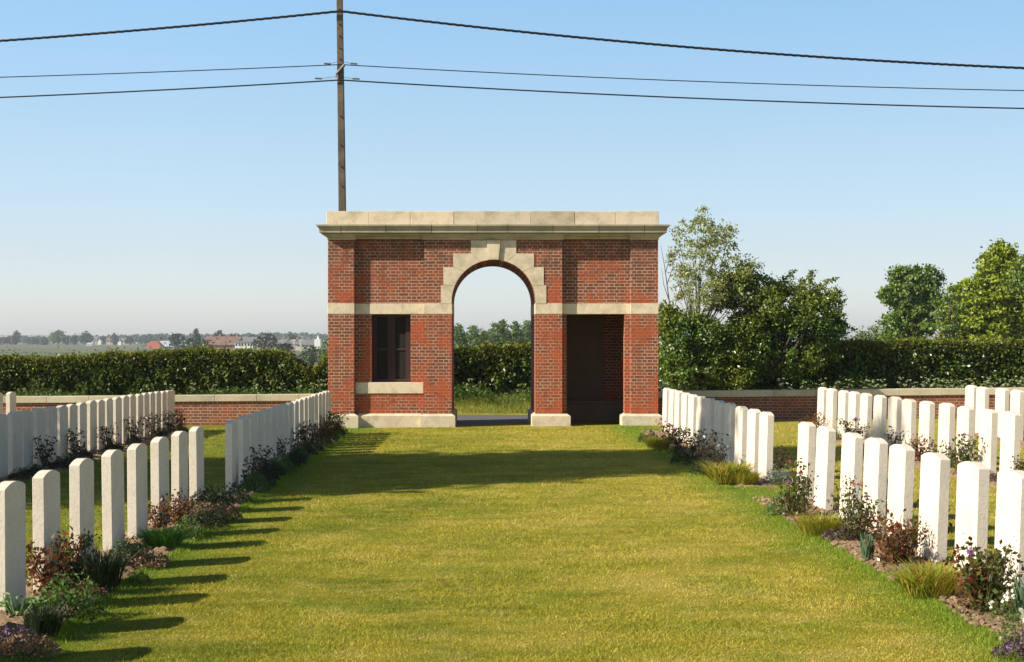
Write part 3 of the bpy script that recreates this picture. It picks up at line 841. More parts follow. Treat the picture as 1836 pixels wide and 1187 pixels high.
spots = [(308, 692), (345, 690), (385, 693), (505, 690), (538, 686), (560, 690), (575, 684), (590, 682), (1195, 690), (1262, 688), (1330, 690), (1403, 682), (1412, 690), (1443, 688),
         (1462, 690), (1478, 680), (1502, 688), (1508, 678), (1520, 684), (1545, 686), (1556, 682), (1572, 680), (1585, 684), (1614, 680), (1630, 678), (1642, 688), (1655, 672), (1672, 684), (1680, 668),
         (1690, 682), (1705, 676), (1722, 686), (1735, 664), (1746, 682), (1765, 660), (1772, 680), (1786, 690), (1800, 676), (1812, 684), (1825, 672), (1833, 686), (842, 658)]
for i, (a, b) in enumerate(spots):
    c = place_umbel(a, b)
    k = 'behind the wall left of the pavilion' if a < 600 else ('showing through the arch' if a < 900 else 'behind the wall right of the pavilion')
    grp = [s for s in spots if (s[0] < 600) == (a < 600) and (600 <= s[0] < 900) == (600 <= a < 900)]
    o_ = sorted(grp).index((a, b))
    word = ORD[o_] if o_ < 18 else ORD[len(grp)-1-o_]
    side_ = 'left' if o_ < 18 else 'right'
    tag(c, f'flowering cow parsley {k}, {word} from the {side_}', 'wildflower', 'cow parsley in flower along the verge')

# sparse pale tree beside the pavilion
d = 38.6
lobs = [lobe(1262, 420, 30, 28, d, .6), lobe(1240, 465, 42, 38, d, .7), lobe(1292, 440, 26, 24, d, .5), lobe(1262, 520, 55, 40, d, .8), lobe(1225, 420, 14, 20, d, .3), lobe(1318, 480, 30, 26, d, .5), lobe(1345, 495, 34, 26, d, .5), lobe(1300, 520, 34, 30, d, .5), lobe(1262, 388, 8, 16, d, .2), lobe(1302, 415, 14, 8, d, .2)]
x, y, z = px2w(1252, 620, d)
p_ = []
for a, b in (((1262, 372), (1262, 400)), ((1290, 412), (1308, 405)), ((1215, 440), (1202, 405)), ((1310, 470), (1330, 455)), ((1222, 400), (1226, 395))):
    for k in np.linspace(0, 1, 26): p_.append(px2w(a[0]+(b[0]-a[0])*k+RNG.normal()*2.2, a[1]+(b[1]-a[1])*k+RNG.normal()*3, d))
tree('sapling_tree', 'tall thin tree with pale sparse leaves right beside the pavilion', 'tree', None, lobs, (x, d, .15, 1.4, .036), 9500, 260, .085, .078, 'pale_leaf', .5, 0, 34, extra=np.array(p_))
# bare branchy stem against the pavilion
m = MB(); e_ = empty('bare_sapling', (px2w(1206, 650, 38.2)[0], 38.2, .15)); tag(e_, 'thin bare twiggy sapling between pavilion and pale tree', 'tree')
def W(px, py, dd_=38.2): return px2w(px, py, dd_)
m.tube([W(1214, 690), W(1208, 610), W(1200, 540), W(1192, 480), W(1185, 440)], [.03, .024, .017, .010, .004], 5)
for a, b, c_ in (((1204, 570), (1218, 520), (1222, 480)), ((1200, 540), (1190, 510), (1186, 480)), ((1196, 510), (1206, 480), (1208, 450)), ((1207, 600), (1226, 570), (1238, 530)), ((1193, 490), (1200, 465), (1198, 440))):
    m.tube([W(*a), W(*b), W(*c_)], [.012, .008, .003], 4)
m.build('branches', 'bark', e_)

# broad shrub right of it
d = 38.9
lobs = [lobe(1350, 550, 60, 55, d, .9), lobe(1395, 565, 66, 58, d, 1.0), lobe(1450, 572, 55, 50, d, .8), lobe(1430, 620, 80, 60, d, .8), lobe(1340, 620, 60, 60, d, .8), lobe(1485, 590, 28, 35, d, .5),
        lobe(1320, 520, 36, 34, d, .6), lobe(1365, 505, 26, 20, d, .4), lobe(1420, 512, 25, 14, d, .4), lobe(1480, 530, 22, 20, d, .4)]
p_ = []
for a, b in (((1400, 510), (1424, 484)), ((1455, 520), (1503, 497)), ((1452, 510), (1456, 484)), ((1490, 570), (1514, 536)), ((1495, 570), (1530, 592)), ((1330, 490), (1350, 470)), ((1352, 495), (1378, 500))):
    for k in np.linspace(0, 1, 130): p_.append(px2w(a[0]+(b[0]-a[0])*k+RNG.normal()*4, a[1]+(b[1]-a[1])*k+RNG.normal()*5*(1.1-k), d))
x, y, z = px2w(1400, 690, d)
tree('hawthorn_tree', 'broad dark green bushy tree with ragged sprigs overhanging the right wall', 'tree', None, lobs, (x, d, .1, .7, .11), 34000, 520, .10, .085, 'bush_leaf', .55, 0, 40, extra=np.array(p_))
# low shrubs under the pale tree
d = 38.3
lobs = [lobe(1215, 610, 40, 55, d, .6), lobe(1270, 610, 45, 50, d, .6), lobe(1240, 660, 70, 35, d, .6), lobe(1310, 650, 50, 45, d, .6), lobe(1195, 580, 18, 30, d, .4)]
x, y, z = px2w(1240, 690, d)
tree('elder_shrub', 'thick green shrub filling the gap under the pale thin tree', 'shrub', None, lobs, (x, d, .1, .4, .04), 20000, 240, .11, .085, 'bush_leaf', .6, 0, 20)

# trees standing beyond the right hedge
d = 108
lobs = [lobe(1632, 520, 42, 42, d), lobe(1655, 500, 30, 25, d), lobe(1612, 500, 22, 20, d), lobe(1598, 530, 24, 14, d), lobe(1630, 580, 45, 38, d), lobe(1600, 580, 16, 14, d), lobe(1668, 520, 20, 24, d), lobe(1650, 560, 40, 40, d), lobe(1605, 605, 24, 14, d)]
tz = float(terrain(np.array(0.), np.array(float(d))))
x = px2w(1640, 600, d)[0]
tree('maple_tree', 'rounded mid green tree with gaps in its crown beyond the right hedge', 'tree', None, lobs, (x, d, tz, 3.4, .2), 22000, 260, .20, .22, 'maple', .8, 0, 30)
d = 98
lobs = [lobe(1792, 500, 40, 60, d), lobe(1770, 540, 60, 55, d), lobe(1820, 540, 60, 60, d), lobe(1740, 560, 40, 40, d), lobe(1760, 590, 70, 40, d), lobe(1850, 560, 60, 60, d), lobe(1797, 466, 17, 30, d), lobe(1768, 492, 20, 26, d), lobe(1825, 490, 20, 28, d), lobe(1798, 446, 7, 18, d), lobe(1760, 470, 6, 16, d), lobe(1720, 590, 40, 26, d)]
tz = float(terrain(np.array(0.), np.array(float(d))))
x = px2w(1790, 600, d)[0]
tree('lime_tree', 'large yellow green tree with an upright crown at the right frame edge', 'tree', None, lobs, (x, d, tz, 3.0, .25), 62000, 620, .20, .23, 'lime', .7, .2, 40)
d = 92
lobs = [lobe(1700, 550, 26, 50, d), lobe(1690, 590, 30, 30, d)]
tree('birch_tree', 'small thin crowned tree between the rounded tree and the large yellow green one', 'tree', None, lobs, (px2w(1698, 600, d)[0], d, tz, 3.2, .12), 1900, 50, .16, .17, 'maple', .7, 0, 20)
d = 94
lobs = [lobe(1855, 500, 34, 40, d), lobe(1838, 490, 18, 24, d)]
tree('ash_tree', 'dark leafed tree cut off by the right frame edge behind the large yellow green one', 'tree', None, lobs, (px2w(1856, 600, 106)[0], 106, tz, 5, .2), 6000, 90, .3, .2, 'bush_leaf', .6, 0, 20)
d = 150
lobs = [lobe(1575, 630, 54, 42, d), lobe(1545, 640, 46, 38, d), lobe(1605, 630, 40, 38, d)]
tree('willow_tree', 'low domed pale green tree over the hedge between shrub and rounded tree', 'tree', None, lobs, (px2w(1565, 660, d)[0], d, -3, 1, .2), 9000, 140, .3, .25, 'far_light', .8, 0, 10)

# shade tree outside the left frame edge: throws the broad shadow across the lawn
AZ = R(21.5); EL = R(33.5)
sd = Vector((math.cos(AZ)*math.cos(EL), math.sin(AZ)*math.cos(EL), -math.sin(EL)))
tb = (-14.0, 14.9)
lob_s = [(tb[0], tb[1]+.7, 5.6, 3.5, 2.8, 2.3), (tb[0], tb[1]+.5, 8.2, 3.2, 2.75, 2.6), (tb[0], tb[1]+.2, 10.6, 2.0, 1.8, 2.2), (tb[0], tb[1]+.2, 12.5, 1.15, 1.1, 1.9)]
tree('poplar_tree', 'tall leafy tree outside the left frame edge that shades the middle of the lawn', 'tree', None, lob_s, (tb[0], tb[1], -.1, 4.5, .28), 60000, 520, .38, .23, 'maple', .8, 0, 40)

# ------------------------------------------------------------------ utility pole and lines
PD = 38.1
x0 = px2w(614, 378, PD)[0]
pole = empty('utility_pole', (x0, PD, .05)); tag(pole, 'tall weathered concrete utility pole rising behind the pavilion', 'utility pole')
m = MB()
ztop = px2w(0, -45, PD)[2]
xt = px2w(609, 0, PD)[0]
def pw(z): return .105-.0028*z
def pxz(z): return x0+(xt-x0)*(z-5)/(10.35-5)
m.frustum((pxz(0)-pw(0), pxz(0)+pw(0), PD-.11, PD+.11), (pxz(ztop)-pw(ztop), pxz(ztop)+pw(ztop), PD-.085, PD+.085), -.3, ztop)
sh = m.build('shaft', 'pole', pole, bevel=.012)
hb = MB()
for yy in (18, 45, 66, 88, 107, 210, 262, 300, 335): 
    q = px2w(0, yy, PD); hb.tube([(pxz(q[2]), PD-.13, q[2]), (pxz(q[2]), PD-.09, q[2])], .018, 6)
hb.build('step_bolt', 'cable', pole)
def Q(px, py, dy=0): a = px2w(px, py, PD); return (a[0], a[1]+dy, a[2])
br = MB()
br.tube([Q(604, 134, -.13), Q(618, 118, -.13)], .035, 6); br.tube([Q(603, 141, -.13), Q(604, 131, -.13)], .018, 6); br.tube([Q(617.5, 122, -.13), Q(617.5, 117, -.13)], .03, 6)
br.build('bracket', 'steel', pole)
for (a, b, y_) in ((582, 594, 115.5), (629.5, 641.5, 115.5), (566, 578, 142), (633, 645.5, 142.5)):
    c_ = MB(); c_.tube([Q(a, y_, -.13), Q(b, y_+.6, -.13)], .024, 6)
    c_.tube([Q(b if a < 600 else a, y_, -.13), Q(605 if a < 600 else 616, y_-3.2, -.13)], .006, 4)
    c_.build('line_clamp', 'steel', pole)

def wire(y_pole, yL, sagL, yR, sagR, r, label, twist=False, py_=-.13):
    pts = []
    span = 52.0
    X0 = px2w(611, 0, PD)[0]; Z0 = px2w(0, y_pole, PD)[2]
    for s_, sag in ((-1, sagL), (1, sagR)):
        run = []
        for i in range(0, 121):
            u = (i/120.0)*.62
            run.append((X0+s_*u*span, PD+py_, Z0-4*sag*u*(1-u)))
        pts = (run[::-1] if s_ == -1 else pts+run[1:])
    m = MB()
    if twist:
        # three cores wound round each other
        for k in range(3):
            q = []
            for i in range(len(pts)-1):
                for j in range(4):
                    t = j/4; a = Vector(pts[i]).lerp(Vector(pts[i+1]), t)
                    ph = a.x*2*math.pi/.62+k*2.094
                    q.append((a.x, a.y+math.cos(ph)*r*.75, a.z+math.sin(ph)*r*.75))
            m.tube(q, r*.62, 5)
    else: m.tube(pts, r, 6)
    o = m.build('power_line', 'cable', None, smooth=True, origin=(X0, PD, Z0))
    tag(o, label, 'power line', 'cables strung from the utility pole')
wire(22.5, 78, 1.36, 127, 1.62, .026, 'twisted black cable, topmost of the three overhead lines', True, -.16)
wire(117.5, 141, .58, 165, .74, .013, 'thin overhead wire, middle and slimmest of the three lines')
wire(145, 178, .80, 197, .81, .019, 'lowest overhead cable of the three, crossing behind the pole bracket')

# ------------------------------------------------------------------ far village
def far_tree(px, top, w, d, mat, label, base=None, name='tree', n=500, narrow=False):
    h = (float(EYE-(top-VY)*d/FPX))-FAR_Z
    x = (px-VX)*d/FPX; r = w/2*d/FPX
    zc = FAR_Z+h*.58
    if narrow: lobs = [(x, d, FAR_Z+h*.45, r, r, h*.42), (x, d, FAR_Z+h*.75, r*.7, r*.7, h*.24)]
    else: lobs = [(x, d, zc, r, r, h*.40), (x-r*.4, d-.3*r, FAR_Z+h*.42, r*.75, r*.7, h*.33), (x+r*.45, d, FAR_Z+h*.45, r*.7, r*.7, h*.36), (x+RNG.normal()*r*.15, d, FAR_Z+h*.8, r*.5, r*.5, h*.18)]
    s = d/FPX*1.9
    tree(name, label, 'tree', 'trees around the far village', lobs, (x, d, FAR_Z, h*.3, .3), n, max(30, n//14), s*.8, s*1.25, mat, .9, 0, 6)
FT = [(12, 606, 34, 700, 'far', 'low dark far tree at the left frame edge beneath the trellis line', 0), (29, 592, 12, 690, 'far_dark', 'narrow columnar dark far tree near the left frame edge', 1), (60, 605, 30, 720, 'far', 'low rounded far tree between the columnar tree and the pale feathery tree', 0),
      (80, 606, 12, 700, 'far', 'small pointed far tree just left of the pale feathery tree', 1), (103, 591, 28, 640, 'far_light', 'pale feathery far tree above the left hedge', 0), (119, 603, 8, 700, 'far', 'tiny pointed far tree right of the pale feathery tree', 1),
      (134, 600, 12, 720, 'far_dark', 'small dark pointed far tree left of the dark peaked tree', 1), (155, 594, 22, 690, 'far', 'peaked dark green far tree above the left field', 0), (184, 603, 14, 760, 'far', 'small far tree beside the cream house front', 0),
      (206, 598, 12, 740, 'far_dark', 'dark upright far tree beside the white cottage', 1), (232, 603, 12, 740, 'far_dark', 'small dark far tree between white cottage and red barn', 0), (262, 603, 38, 800, 'far', 'wide pale green far tree behind the red barn', 0),
      (288, 599, 22, 900, 'far', 'far tree rising above the grey roof of the red barn', 0), (318, 595, 26, 860, 'far_dark', 'dark domed far tree right above the barn roof end', 0), (352, 590, 14, 820, 'far', 'narrow pointed green far tree left of the terrace roofs', 1),
      (352, 606, 50, 520, 'far', 'blurry green tree clump standing in front of the terrace', 0), (392, 592, 20, 900, 'far_dark', 'round dark far tree over the terrace roof ridge', 0), (421, 598, 22, 900, 'far', 'brownish far tree behind the right end of the terrace', 0),
      (477, 595, 42, 560, 'far_dark', 'big dark domed far tree right of the white building', 0), (510, 614, 30, 420, 'far_dark', 'dark bush in front of the long slate roofs', 0), (560, 618, 44, 260, 'far', 'blurred green bush by the pavilion left corner', 0), (585, 606, 26, 200, 'far_arch', 'bright green tree touching the pavilion left corner', 0),
      (524, 599, 24, 1000, 'far', 'low far tree above the slate roofs', 0), (452, 600, 20, 980, 'far', 'small far tree behind the white building', 0)]
for i, (a, b, w_, d, mt, lb, nr) in enumerate(FT):
    if a < 300: d *= 2.15
    n_ = int(700+w_*30); far_tree(a, b, w_, d, mt, lb, n=n_, narrow=bool(nr))
# copse seen through the arch
for i, (a, b, w_, lb) in enumerate([(822, 579, 26, 'copse tree with a small top knot, leftmost seen through the arch'), (852, 582, 40, 'wide domed copse tree, second from the left through the arch'), (890, 576, 34, 'copse tree in the middle of the view through the arch'),
        (903, 572, 22, 'tallest copse tree in the view through the arch'), (925, 574, 22, 'copse tree right of the tallest one through the arch'), (945, 572, 30, 'copse tree half hidden by the right side of the arch'), (870, 592, 30, 'low copse tree between the two groups through the arch'), (965, 574, 40, 'copse tree hidden behind the right pier of the arch')]):
    d = 250+i*6
    far_tree(a, b, w_*1.25, d, 'far_arch', lb, n=6500)
# wooded ridge
def wood(n):
    X = RNG.uniform((0-VX)*2000/FPX-200, (600-VX)*2000/FPX+400, n); D = 2000+RNG.uniform(-40, 60, n)
    px = X*FPX/D+VX
    top = np.interp(px, [0, 200, 260, 330, 400, 480, 520, 560, 600], [604, 603, 600, 600, 600, 599, 597, 599, 600])+1.2*np.sin(px*.25)+.9*np.sin(px*.6+1)
    z = EYE-(top-VY)*D/FPX
    Z = FAR_Z+(z-FAR_Z)*RNG.random(n)**.5
    tag(npmesh('distant_wood', leafverts(np.stack([X, D, Z], 1), 3.2*RNG.uniform(.6, 1.3, n), .9), 4, 'far'), 'distant wooded ridge on the horizon behind the village', 'wood', kind='stuff')
wood(16000)

def house(name, label, px0, px1, py_eave, py_ridge, d, wall, roof, depth=8, gable='x', nwin=0, chim=0, zb=None, hip=False, parts=None):
    zb = FAR_Z if zb is None else zb
    s = d/FPX
    X0, X1 = (px0-VX)*s, (px1-VX)*s; ze = EYE-(py_eave-VY)*s; zr = EYE-(py_ridge-VY)*s
    e_ = empty(name, ((X0+X1)/2, d+depth/2, zb)); tag(e_, label, 'building', 'buildings of the far village')
    m = MB(); m.box(X0, X1, d, d+depth, zb-.3, ze)
    if gable == 'y':      # gable faces us
        m.prism([(X0, ze+.001), ((X0+X1)/2, zr-.15), (X1, ze+.001)], d+.01, d+depth-.01)
    m.build('wall', wall, e_)
    r = MB(); o_ = .4
    if gable == 'x':
        r.add([(X0-o_, d-o_, ze-.05), (X1+o_, d-o_, ze-.05), (X1+o_, d+depth+o_, ze-.05), (X0-o_, d+depth+o_, ze-.05), (X0, d+depth/2, zr), (X1, d+depth/2, zr)],
              [(0, 1, 5, 4), (2, 3, 4, 5), (0, 4, 3), (1, 2, 5), (0, 3, 2, 1)])
    else:
        r.add([(X0-o_, d-o_, ze), ((X0+X1)/2, d-o_, zr), (X1+o_, d-o_, ze), (X0-o_, d+depth+o_, ze), ((X0+X1)/2, d+depth+o_, zr), (X1+o_, d+depth+o_, ze)],
              [(0, 1, 4, 3), (1, 2, 5, 4)])
    ro = r.build('roof', roof, e_)
    for k in range(chim):
        cx_ = X0+(X1-X0)*(k+.5)/chim
        c_ = MB(); c_.box(cx_-.5, cx_+.5, d+depth/2-.4, d+depth/2+.4, zr-.6, zr+1.1); q = c_.build('chimney', 'rwall', ro, origin=e_.location); q.location = (0, 0, 0)
    for k in range(nwin):
        cx_ = X0+(X1-X0)*(k+.5)/nwin; ww_ = (X1-X0)/nwin*.28; hh_ = (ze-zb)
        for fl_ in ((.62, .85),) if hh_ < 4.2 else ((.2, .42), (.62, .85)):
            c_ = MB(); c_.box(cx_-ww_, cx_+ww_, d-.05, d+.05, zb+hh_*fl_[0], zb+hh_*fl_[1]); c_.build('window', 'winfar', e_)
    return e_, X0, X1, ze, zr
# barn with red gable
D_ = 880
e_, X0, X1, ze, zr = house('barn', 'long barn with a red arched gable end and pale sheet roof', 283, 333, 621.5, 611, D_, 'rwall', 'sheetroof', 14, 'x', 5)
m = MB(); s_ = D_/FPX; xa, xb = (264-VX)*s_, (289-VX)*s_
zc_ = EYE-(622-VY)*s_; hgt = (622-611.5)*s_
m.prism([(xa, FAR_Z-.2), (xa, zc_)]+[((xa+xb)/2-(xb-xa)/2*math.cos(t_), zc_+hgt*math.sin(t_)) for t_ in [math.pi*i/10 for i in range(1, 10)]]+[(xb, zc_), (xb, FAR_Z-.2)], D_-2, D_+13)
m.build('red_gable', 'redroof', e_)
house('terrace_house', 'front row of brownish terrace houses with steep tiled roofs', 378, 424, 618.5, 608.5, 620, 'rwall', 'tileroof', 9, 'x', 7, 3)
house('terrace_house', 'rear reddish row of terrace roofs above the front terrace', 368, 430, 609, 603, 760, 'rwall', 'tileroof', 9, 'x', 0, 4)
house('office_building', 'white two storey building with a row of dark windows', 421, 453.5, 612.5, 611, 560, 'wwall', 'greyroof', 10, 'x', 6)
house('slate_roofed_house', 'long grey roofed house behind the dark domed tree', 430, 492, 611, 604, 800, 'cwall', 'greyroof', 9, 'x', 6)
house('slate_roofed_house', 'long low slate roofed house left of the pale towers', 488, 540, 617, 608.5, 700, 'cwall', 'greyroof', 9, 'x', 6, 3)
house('slate_roofed_house', 'slate roofed house between the pale towers and the white spire', 540, 568, 618, 609, 690, 'cwall', 'greyroof', 9, 'x', 4, 1)
house('cottage', 'small bright white cottage gable above the left field', 211, 217, 613, 608.5, 1400, 'wwall', 'greyroof', 6, 'y')
house('cottage', 'low white shed roof in front of the peaked dark tree', 155, 165, 617.5, 614.5, 1300, 'wwall', 'sheetroof', 5, 'x')
house('farmhouse', 'grey roofed farmhouse behind the cream front', 160, 178, 610, 603, 1650, 'cwall', 'greyroof', 8, 'x', 3)
house('farmhouse', 'cream narrow house front left of the upright dark tree', 175, 181, 611, 606, 1600, 'wwall', 'tileroof', 7, 'y')
house('farmhouse', 'reddish roofed farmhouse with pale walls left of the white cottage', 190, 207, 611, 605, 1600, 'cwall', 'tileroof', 8, 'x', 3, 1)
house('farmhouse', 'grey roofed house between the white cottage and the red barn', 216, 240, 612, 606, 1650, 'cwall', 'greyroof', 8, 'x', 4, 1)
for px_, lb in ((527, 'left one of two pale square towers among the slate roofs'), (539, 'right one of two pale square towers among the slate roofs')):
    s_ = 650/FPX; X = (px_-VX)*s_
    e_ = empty('tower', (X, 650, FAR_Z)); tag(e_, lb, 'tower', 'pale towers in the village')
    m = MB(); m.box(X-.45, X+.45, 649.5, 650.5, FAR_Z, EYE-(611-VY)*s_); m.build('shaft', 'cwall', e_)
    m = MB(); m.box(X-.6, X+.6, 649.3, 650.7, EYE-(611-VY)*s_+.01, EYE-(609.5-VY)*s_); m.build('cap', 'wwall', e_)
s_ = 640/FPX; X = (570-VX)*s_
e_ = empty('church', (X, 640, FAR_Z)); tag(e_, 'small white church turret with a pointed spire near the pavilion', 'church')
m = MB(); m.box(X-1.4, X+1.2, 639, 641, FAR_Z, EYE-(608-VY)*s_); m.build('tower', 'wwall', e_)
m = MB(); m.frustum((X-.5, X+.5, 639.5, 640.5), (X-.04, X+.04, 639.96, 640.04), EYE-(608-VY)*s_+.01, EYE-(600-VY)*s_); m.build('spire', 'wwall', e_)
# trellis of posts and wires
DT = 1400; s_ = DT/FPX
e_ = empty('hop_trellis', ((70-VX)*s_, DT, FAR_Z)); tag(e_, 'line of thin tall posts joined by a top wire across the far left field', 'trellis')
for px_ in (4, 21, 41, 56, 72, 88, 106, 125, 140):
    X = (px_-VX)*s_
    m = MB(); m.tube([(X, DT, FAR_Z), (X, DT, EYE-(600.0-VY)*s_)], .22, 4); m.build('post', 'greyroof', e_)
m = MB(); m.box((-20-VX)*s_, (142-VX)*s_, DT-.45, DT-.3, EYE-(602-VY)*s_, EYE-(601.4-VY)*s_); m.build('wire', 'greyroof', e_)

# ------------------------------------------------------------------ bed plants: prototypes built once, copied by hand
def proto_rose(leaf, h=.5, w=.22, n=170, nst=7, flower=None, nf=4, lsz=.042, sparse=False):
    e_ = empty('rose_bush', (0, 0, -60)); m = MB(); pts = []; tips = []
    for i in range(nst):
        a = random.uniform(0, 6.28); r = w*random.uniform(.35, 1.0); hh_ = h*random.uniform(.6, 1.08)
        p0 = Vector((0, 0, -60.02)); p1 = Vector((r*.45*math.cos(a), r*.45*math.sin(a), -60+hh_*.5)); p2 = Vector((r*math.cos(a), r*math.sin(a), -60+hh_))
        m.tube([p0, p1, p2], [.006, .0045, .0025], 4); tips.append(p2)
        for k in range(int(n/nst)):
            t = random.uniform(.12 if not sparse else .3, 1.02)
            q = p0.lerp(p1, t*2) if t < .5 else p1.lerp(p2, t*2-1)
            s = .055*(1.25-t*.5)
            pts.append((q.x+random.gauss(0, s), q.y+random.gauss(0, s), q.z+random.gauss(0, s*.5)))
    m.build('stem', 'stem', e_)
    pts = np.array(pts); pts[:, 2] = np.maximum(pts[:, 2], -59.985)
    npmesh('foliage', leafverts(pts, lsz*RNG.uniform(.6, 1.3, len(pts)), .62), 4, leaf, e_)
    if flower:
        for t in tips[:nf]:
            fp = [(t.x+random.gauss(0, .013), t.y+random.gauss(0, .013), t.z+.01+random.gauss(0, .01)) for _ in range(14)]
            npmesh('flower', leafverts(np.array(fp), .026, .9), 4, flower, e_)
    return e_
def proto_tuft(mat, h=.3, w=.12, n=160, bw=.008, lean=.9, name='grass_tuft', flower=None):
    e_ = empty(name, (0, 0, -60))
    a = RNG.uniform(0, 6.28, n); r = w*np.sqrt(RNG.random(n))*.7
    base = np.stack([r*np.cos(a), r*np.sin(a), np.full(n, -60.0)], 1)
    out = []
    hh_ = h*RNG.uniform(.5, 1.05, n); ln = RNG.uniform(.1, lean, n)*hh_
    a2 = a+RNG.normal(size=n)*1.1; d1 = np.stack([np.cos(a2), np.sin(a2), np.zeros(n)], 1); sd_ = np.stack([-np.sin(a+RNG.normal(size=n)*.6), np.cos(a), np.zeros(n)], 1)
    mid = base+d1*(ln*.35)[:, None]; mid[:, 2] += hh_*.62
    tip = base+d1*ln[:, None]; tip[:, 2] += hh_
    v = np.empty((n, 4, 3)); v[:, 0] = base; v[:, 1] = mid+sd_*bw/2; v[:, 2] = tip; v[:, 3] = mid-sd_*bw/2
    npmesh('foliage', v.reshape(-1, 3), 4, mat, e_)
    if flower:
        k = 40; t = tip[RNG.integers(0, n, k)]+RNG.normal(size=(k, 3))*.01
        npmesh('flower', leafverts(t, .03, .7), 4, flower, e_)
    return e_
def proto_mound(mat, h=.14, w=.2, n=420, lsz=.022, name='low_shrub', flower=None, nf=40, asp=.55, fsz=.022):
    e_ = empty(name, (0, 0, -60))
    a = RNG.uniform(0, 6.28, n); r = w*np.sqrt(RNG.random(n)); zmax = h*np.sqrt(np.clip(1-(r/w)**2, 0, 1))*(1+.3*np.sin(a*3))
    z = -60+zmax*RNG.random(n)**.45
    npmesh('foliage', leafverts(np.stack([r*np.cos(a), r*np.sin(a), z], 1), lsz*RNG.uniform(.6, 1.3, n), asp, .3), 4, mat, e_)
    m = MB()
    for i in range(8):
        b = i*.8; m.tube([(0, 0, -60.02), (w*.6*math.cos(b), w*.6*math.sin(b), -60+h*.7)], [.004, .002], 3)
    m.build('stem', 'stem', e_)
    if flower:
        a = RNG.uniform(0, 6.28, nf); r = w*np.sqrt(RNG.random(nf)); z = -60+h*np.sqrt(np.clip(1-(r/w)**2, .05, 1))+.02
        c = np.stack([r*np.cos(a), r*np.sin(a), z], 1)
        for q in c: npmesh('flower', leafverts(q+RNG.normal(size=(5, 3))*.006, fsz, .9), 4, flower, e_)
    return e_
def proto_broad(mat, n=16, h=.16, w=.14, lsz=.10, name='leafy_clump'):
    e_ = empty(name, (0, 0, -60)); V = []; F = []
    m = MB()
    for i in range(n):
        a = i*2.4+random.uniform(-.3, .3); r = w*random.uniform(.3, 1); z = -60+h*random.uniform(.4, 1)
        b = Vector((r*.4*math.cos(a), r*.4*math.sin(a), -60+.02)); t = Vector((r*math.cos(a), r*math.sin(a), z)); d_ = Vector((math.cos(a), math.sin(a), .15)).normalized(); s = Vector((-math.sin(a), math.cos(a), 0))
        L_ = lsz*random.uniform(.7, 1.2)
        vs = [t, t+d_*L_*.35+s*L_*.24, t+d_*L_*.7+s*L_*.18, t+d_*L_-Vector((0, 0, L_*.25)), t+d_*L_*.7-s*L_*.18, t+d_*L_*.35-s*L_*.24, t+d_*L_*.5-Vector((0, 0, L_*.08))]
        m.add(vs, [(0, 1, 6), (1, 2, 6), (2, 3, 6), (3, 4, 6), (4, 5, 6), (5, 0, 6)])
        m.tube([b, t], [.004, .003], 3)
    o = m.build('foliage', mat, e_)
    return e_

PR = {}
def protos(key, f, k=2): PR[key] = [f() for _ in range(k)]
protos('rose_red', lambda: proto_rose('rose_r', .40, .22, 560, 10, lsz=.040), 2)
protos('rose_mixed', lambda: proto_rose('rose_g', .44, .22, 560, 10, 'fl_purple', 2, lsz=.042), 2)
protos('rose_dark', lambda: proto_rose('rose_d', .44, .17, 230, 7, lsz=.045, sparse=True), 3)
protos('rose_tall', lambda: proto_rose('rose_g', .60, .17, 380, 8, 'fl_pink', 2, lsz=.042), 2)
protos('rose_pink', lambda: proto_rose('mound_brown', .42, .20, 260, 7, 'fl_pink', 4, lsz=.045), 1)
protos('tuft_dark', lambda: proto_tuft('tuft_dark', .34, .17, 420, .010, .7), 1)
protos('tuft_green', lambda: proto_tuft('tuft_green', .19, .24, 520, .016, 1.3), 1)
protos('tuft_gold', lambda: proto_tuft('tuft_gold', .20, .24, 800, .010, 1.3), 2)
protos('tuft_blue', lambda: proto_tuft('tuft_blue', .24, .06, 60, .012, .35), 1)
protos('mound_green', lambda: proto_mound('mound_green', .20, .2, 1100, .026), 2)
protos('mound_dark', lambda: proto_mound('mound_dark', .18, .2, 1300, .022), 2)
protos('mound_brown', lambda: proto_mound('mound_brown', .12, .22, 900, .028), 2)
protos('mound_grey', lambda: proto_mound('mound_grey', .14, .17, 600, .02), 1)
protos('mound_purple', lambda: proto_mound('mound_purple', .12, .2, 900, .022, flower='fl_purple', nf=6), 2)
protos('white_flower', lambda: proto_mound('mound_green', .16, .15, 360, .022, flower='fl_white', nf=7, fsz=.03), 1)
protos('hosta', lambda: proto_broad('hosta', 22, .15, .14, .11), 1)
protos('lime', lambda: proto_broad('lime_leaf', 9, .12, .07, .09), 1)
used = set()
KINDN = {'rose_red': ('rose bush', 'rose_bush'), 'rose_mixed': ('rose bush', 'rose_bush'), 'rose_dark': ('rose bush', 'rose_bush'), 'rose_tall': ('rose bush', 'rose_bush'), 'rose_pink': ('rose bush', 'rose_bush'),
         'tuft_dark': ('grass tuft', 'grass_tuft'), 'tuft_green': ('grass tuft', 'grass_tuft'), 'tuft_gold': ('grass tuft', 'grass_tuft'), 'tuft_blue': ('grass tuft', 'grass_tuft'),
         'mound_green': ('plant', 'low_shrub'), 'mound_dark': ('plant', 'low_shrub'), 'mound_brown': ('plant', 'low_shrub'), 'mound_grey': ('plant', 'low_shrub'), 'mound_purple': ('plant', 'low_shrub'),
         'white_flower': ('plant', 'low_shrub'), 'hosta': ('plant', 'leafy_clump'), 'lime': ('plant', 'leafy_clump')}
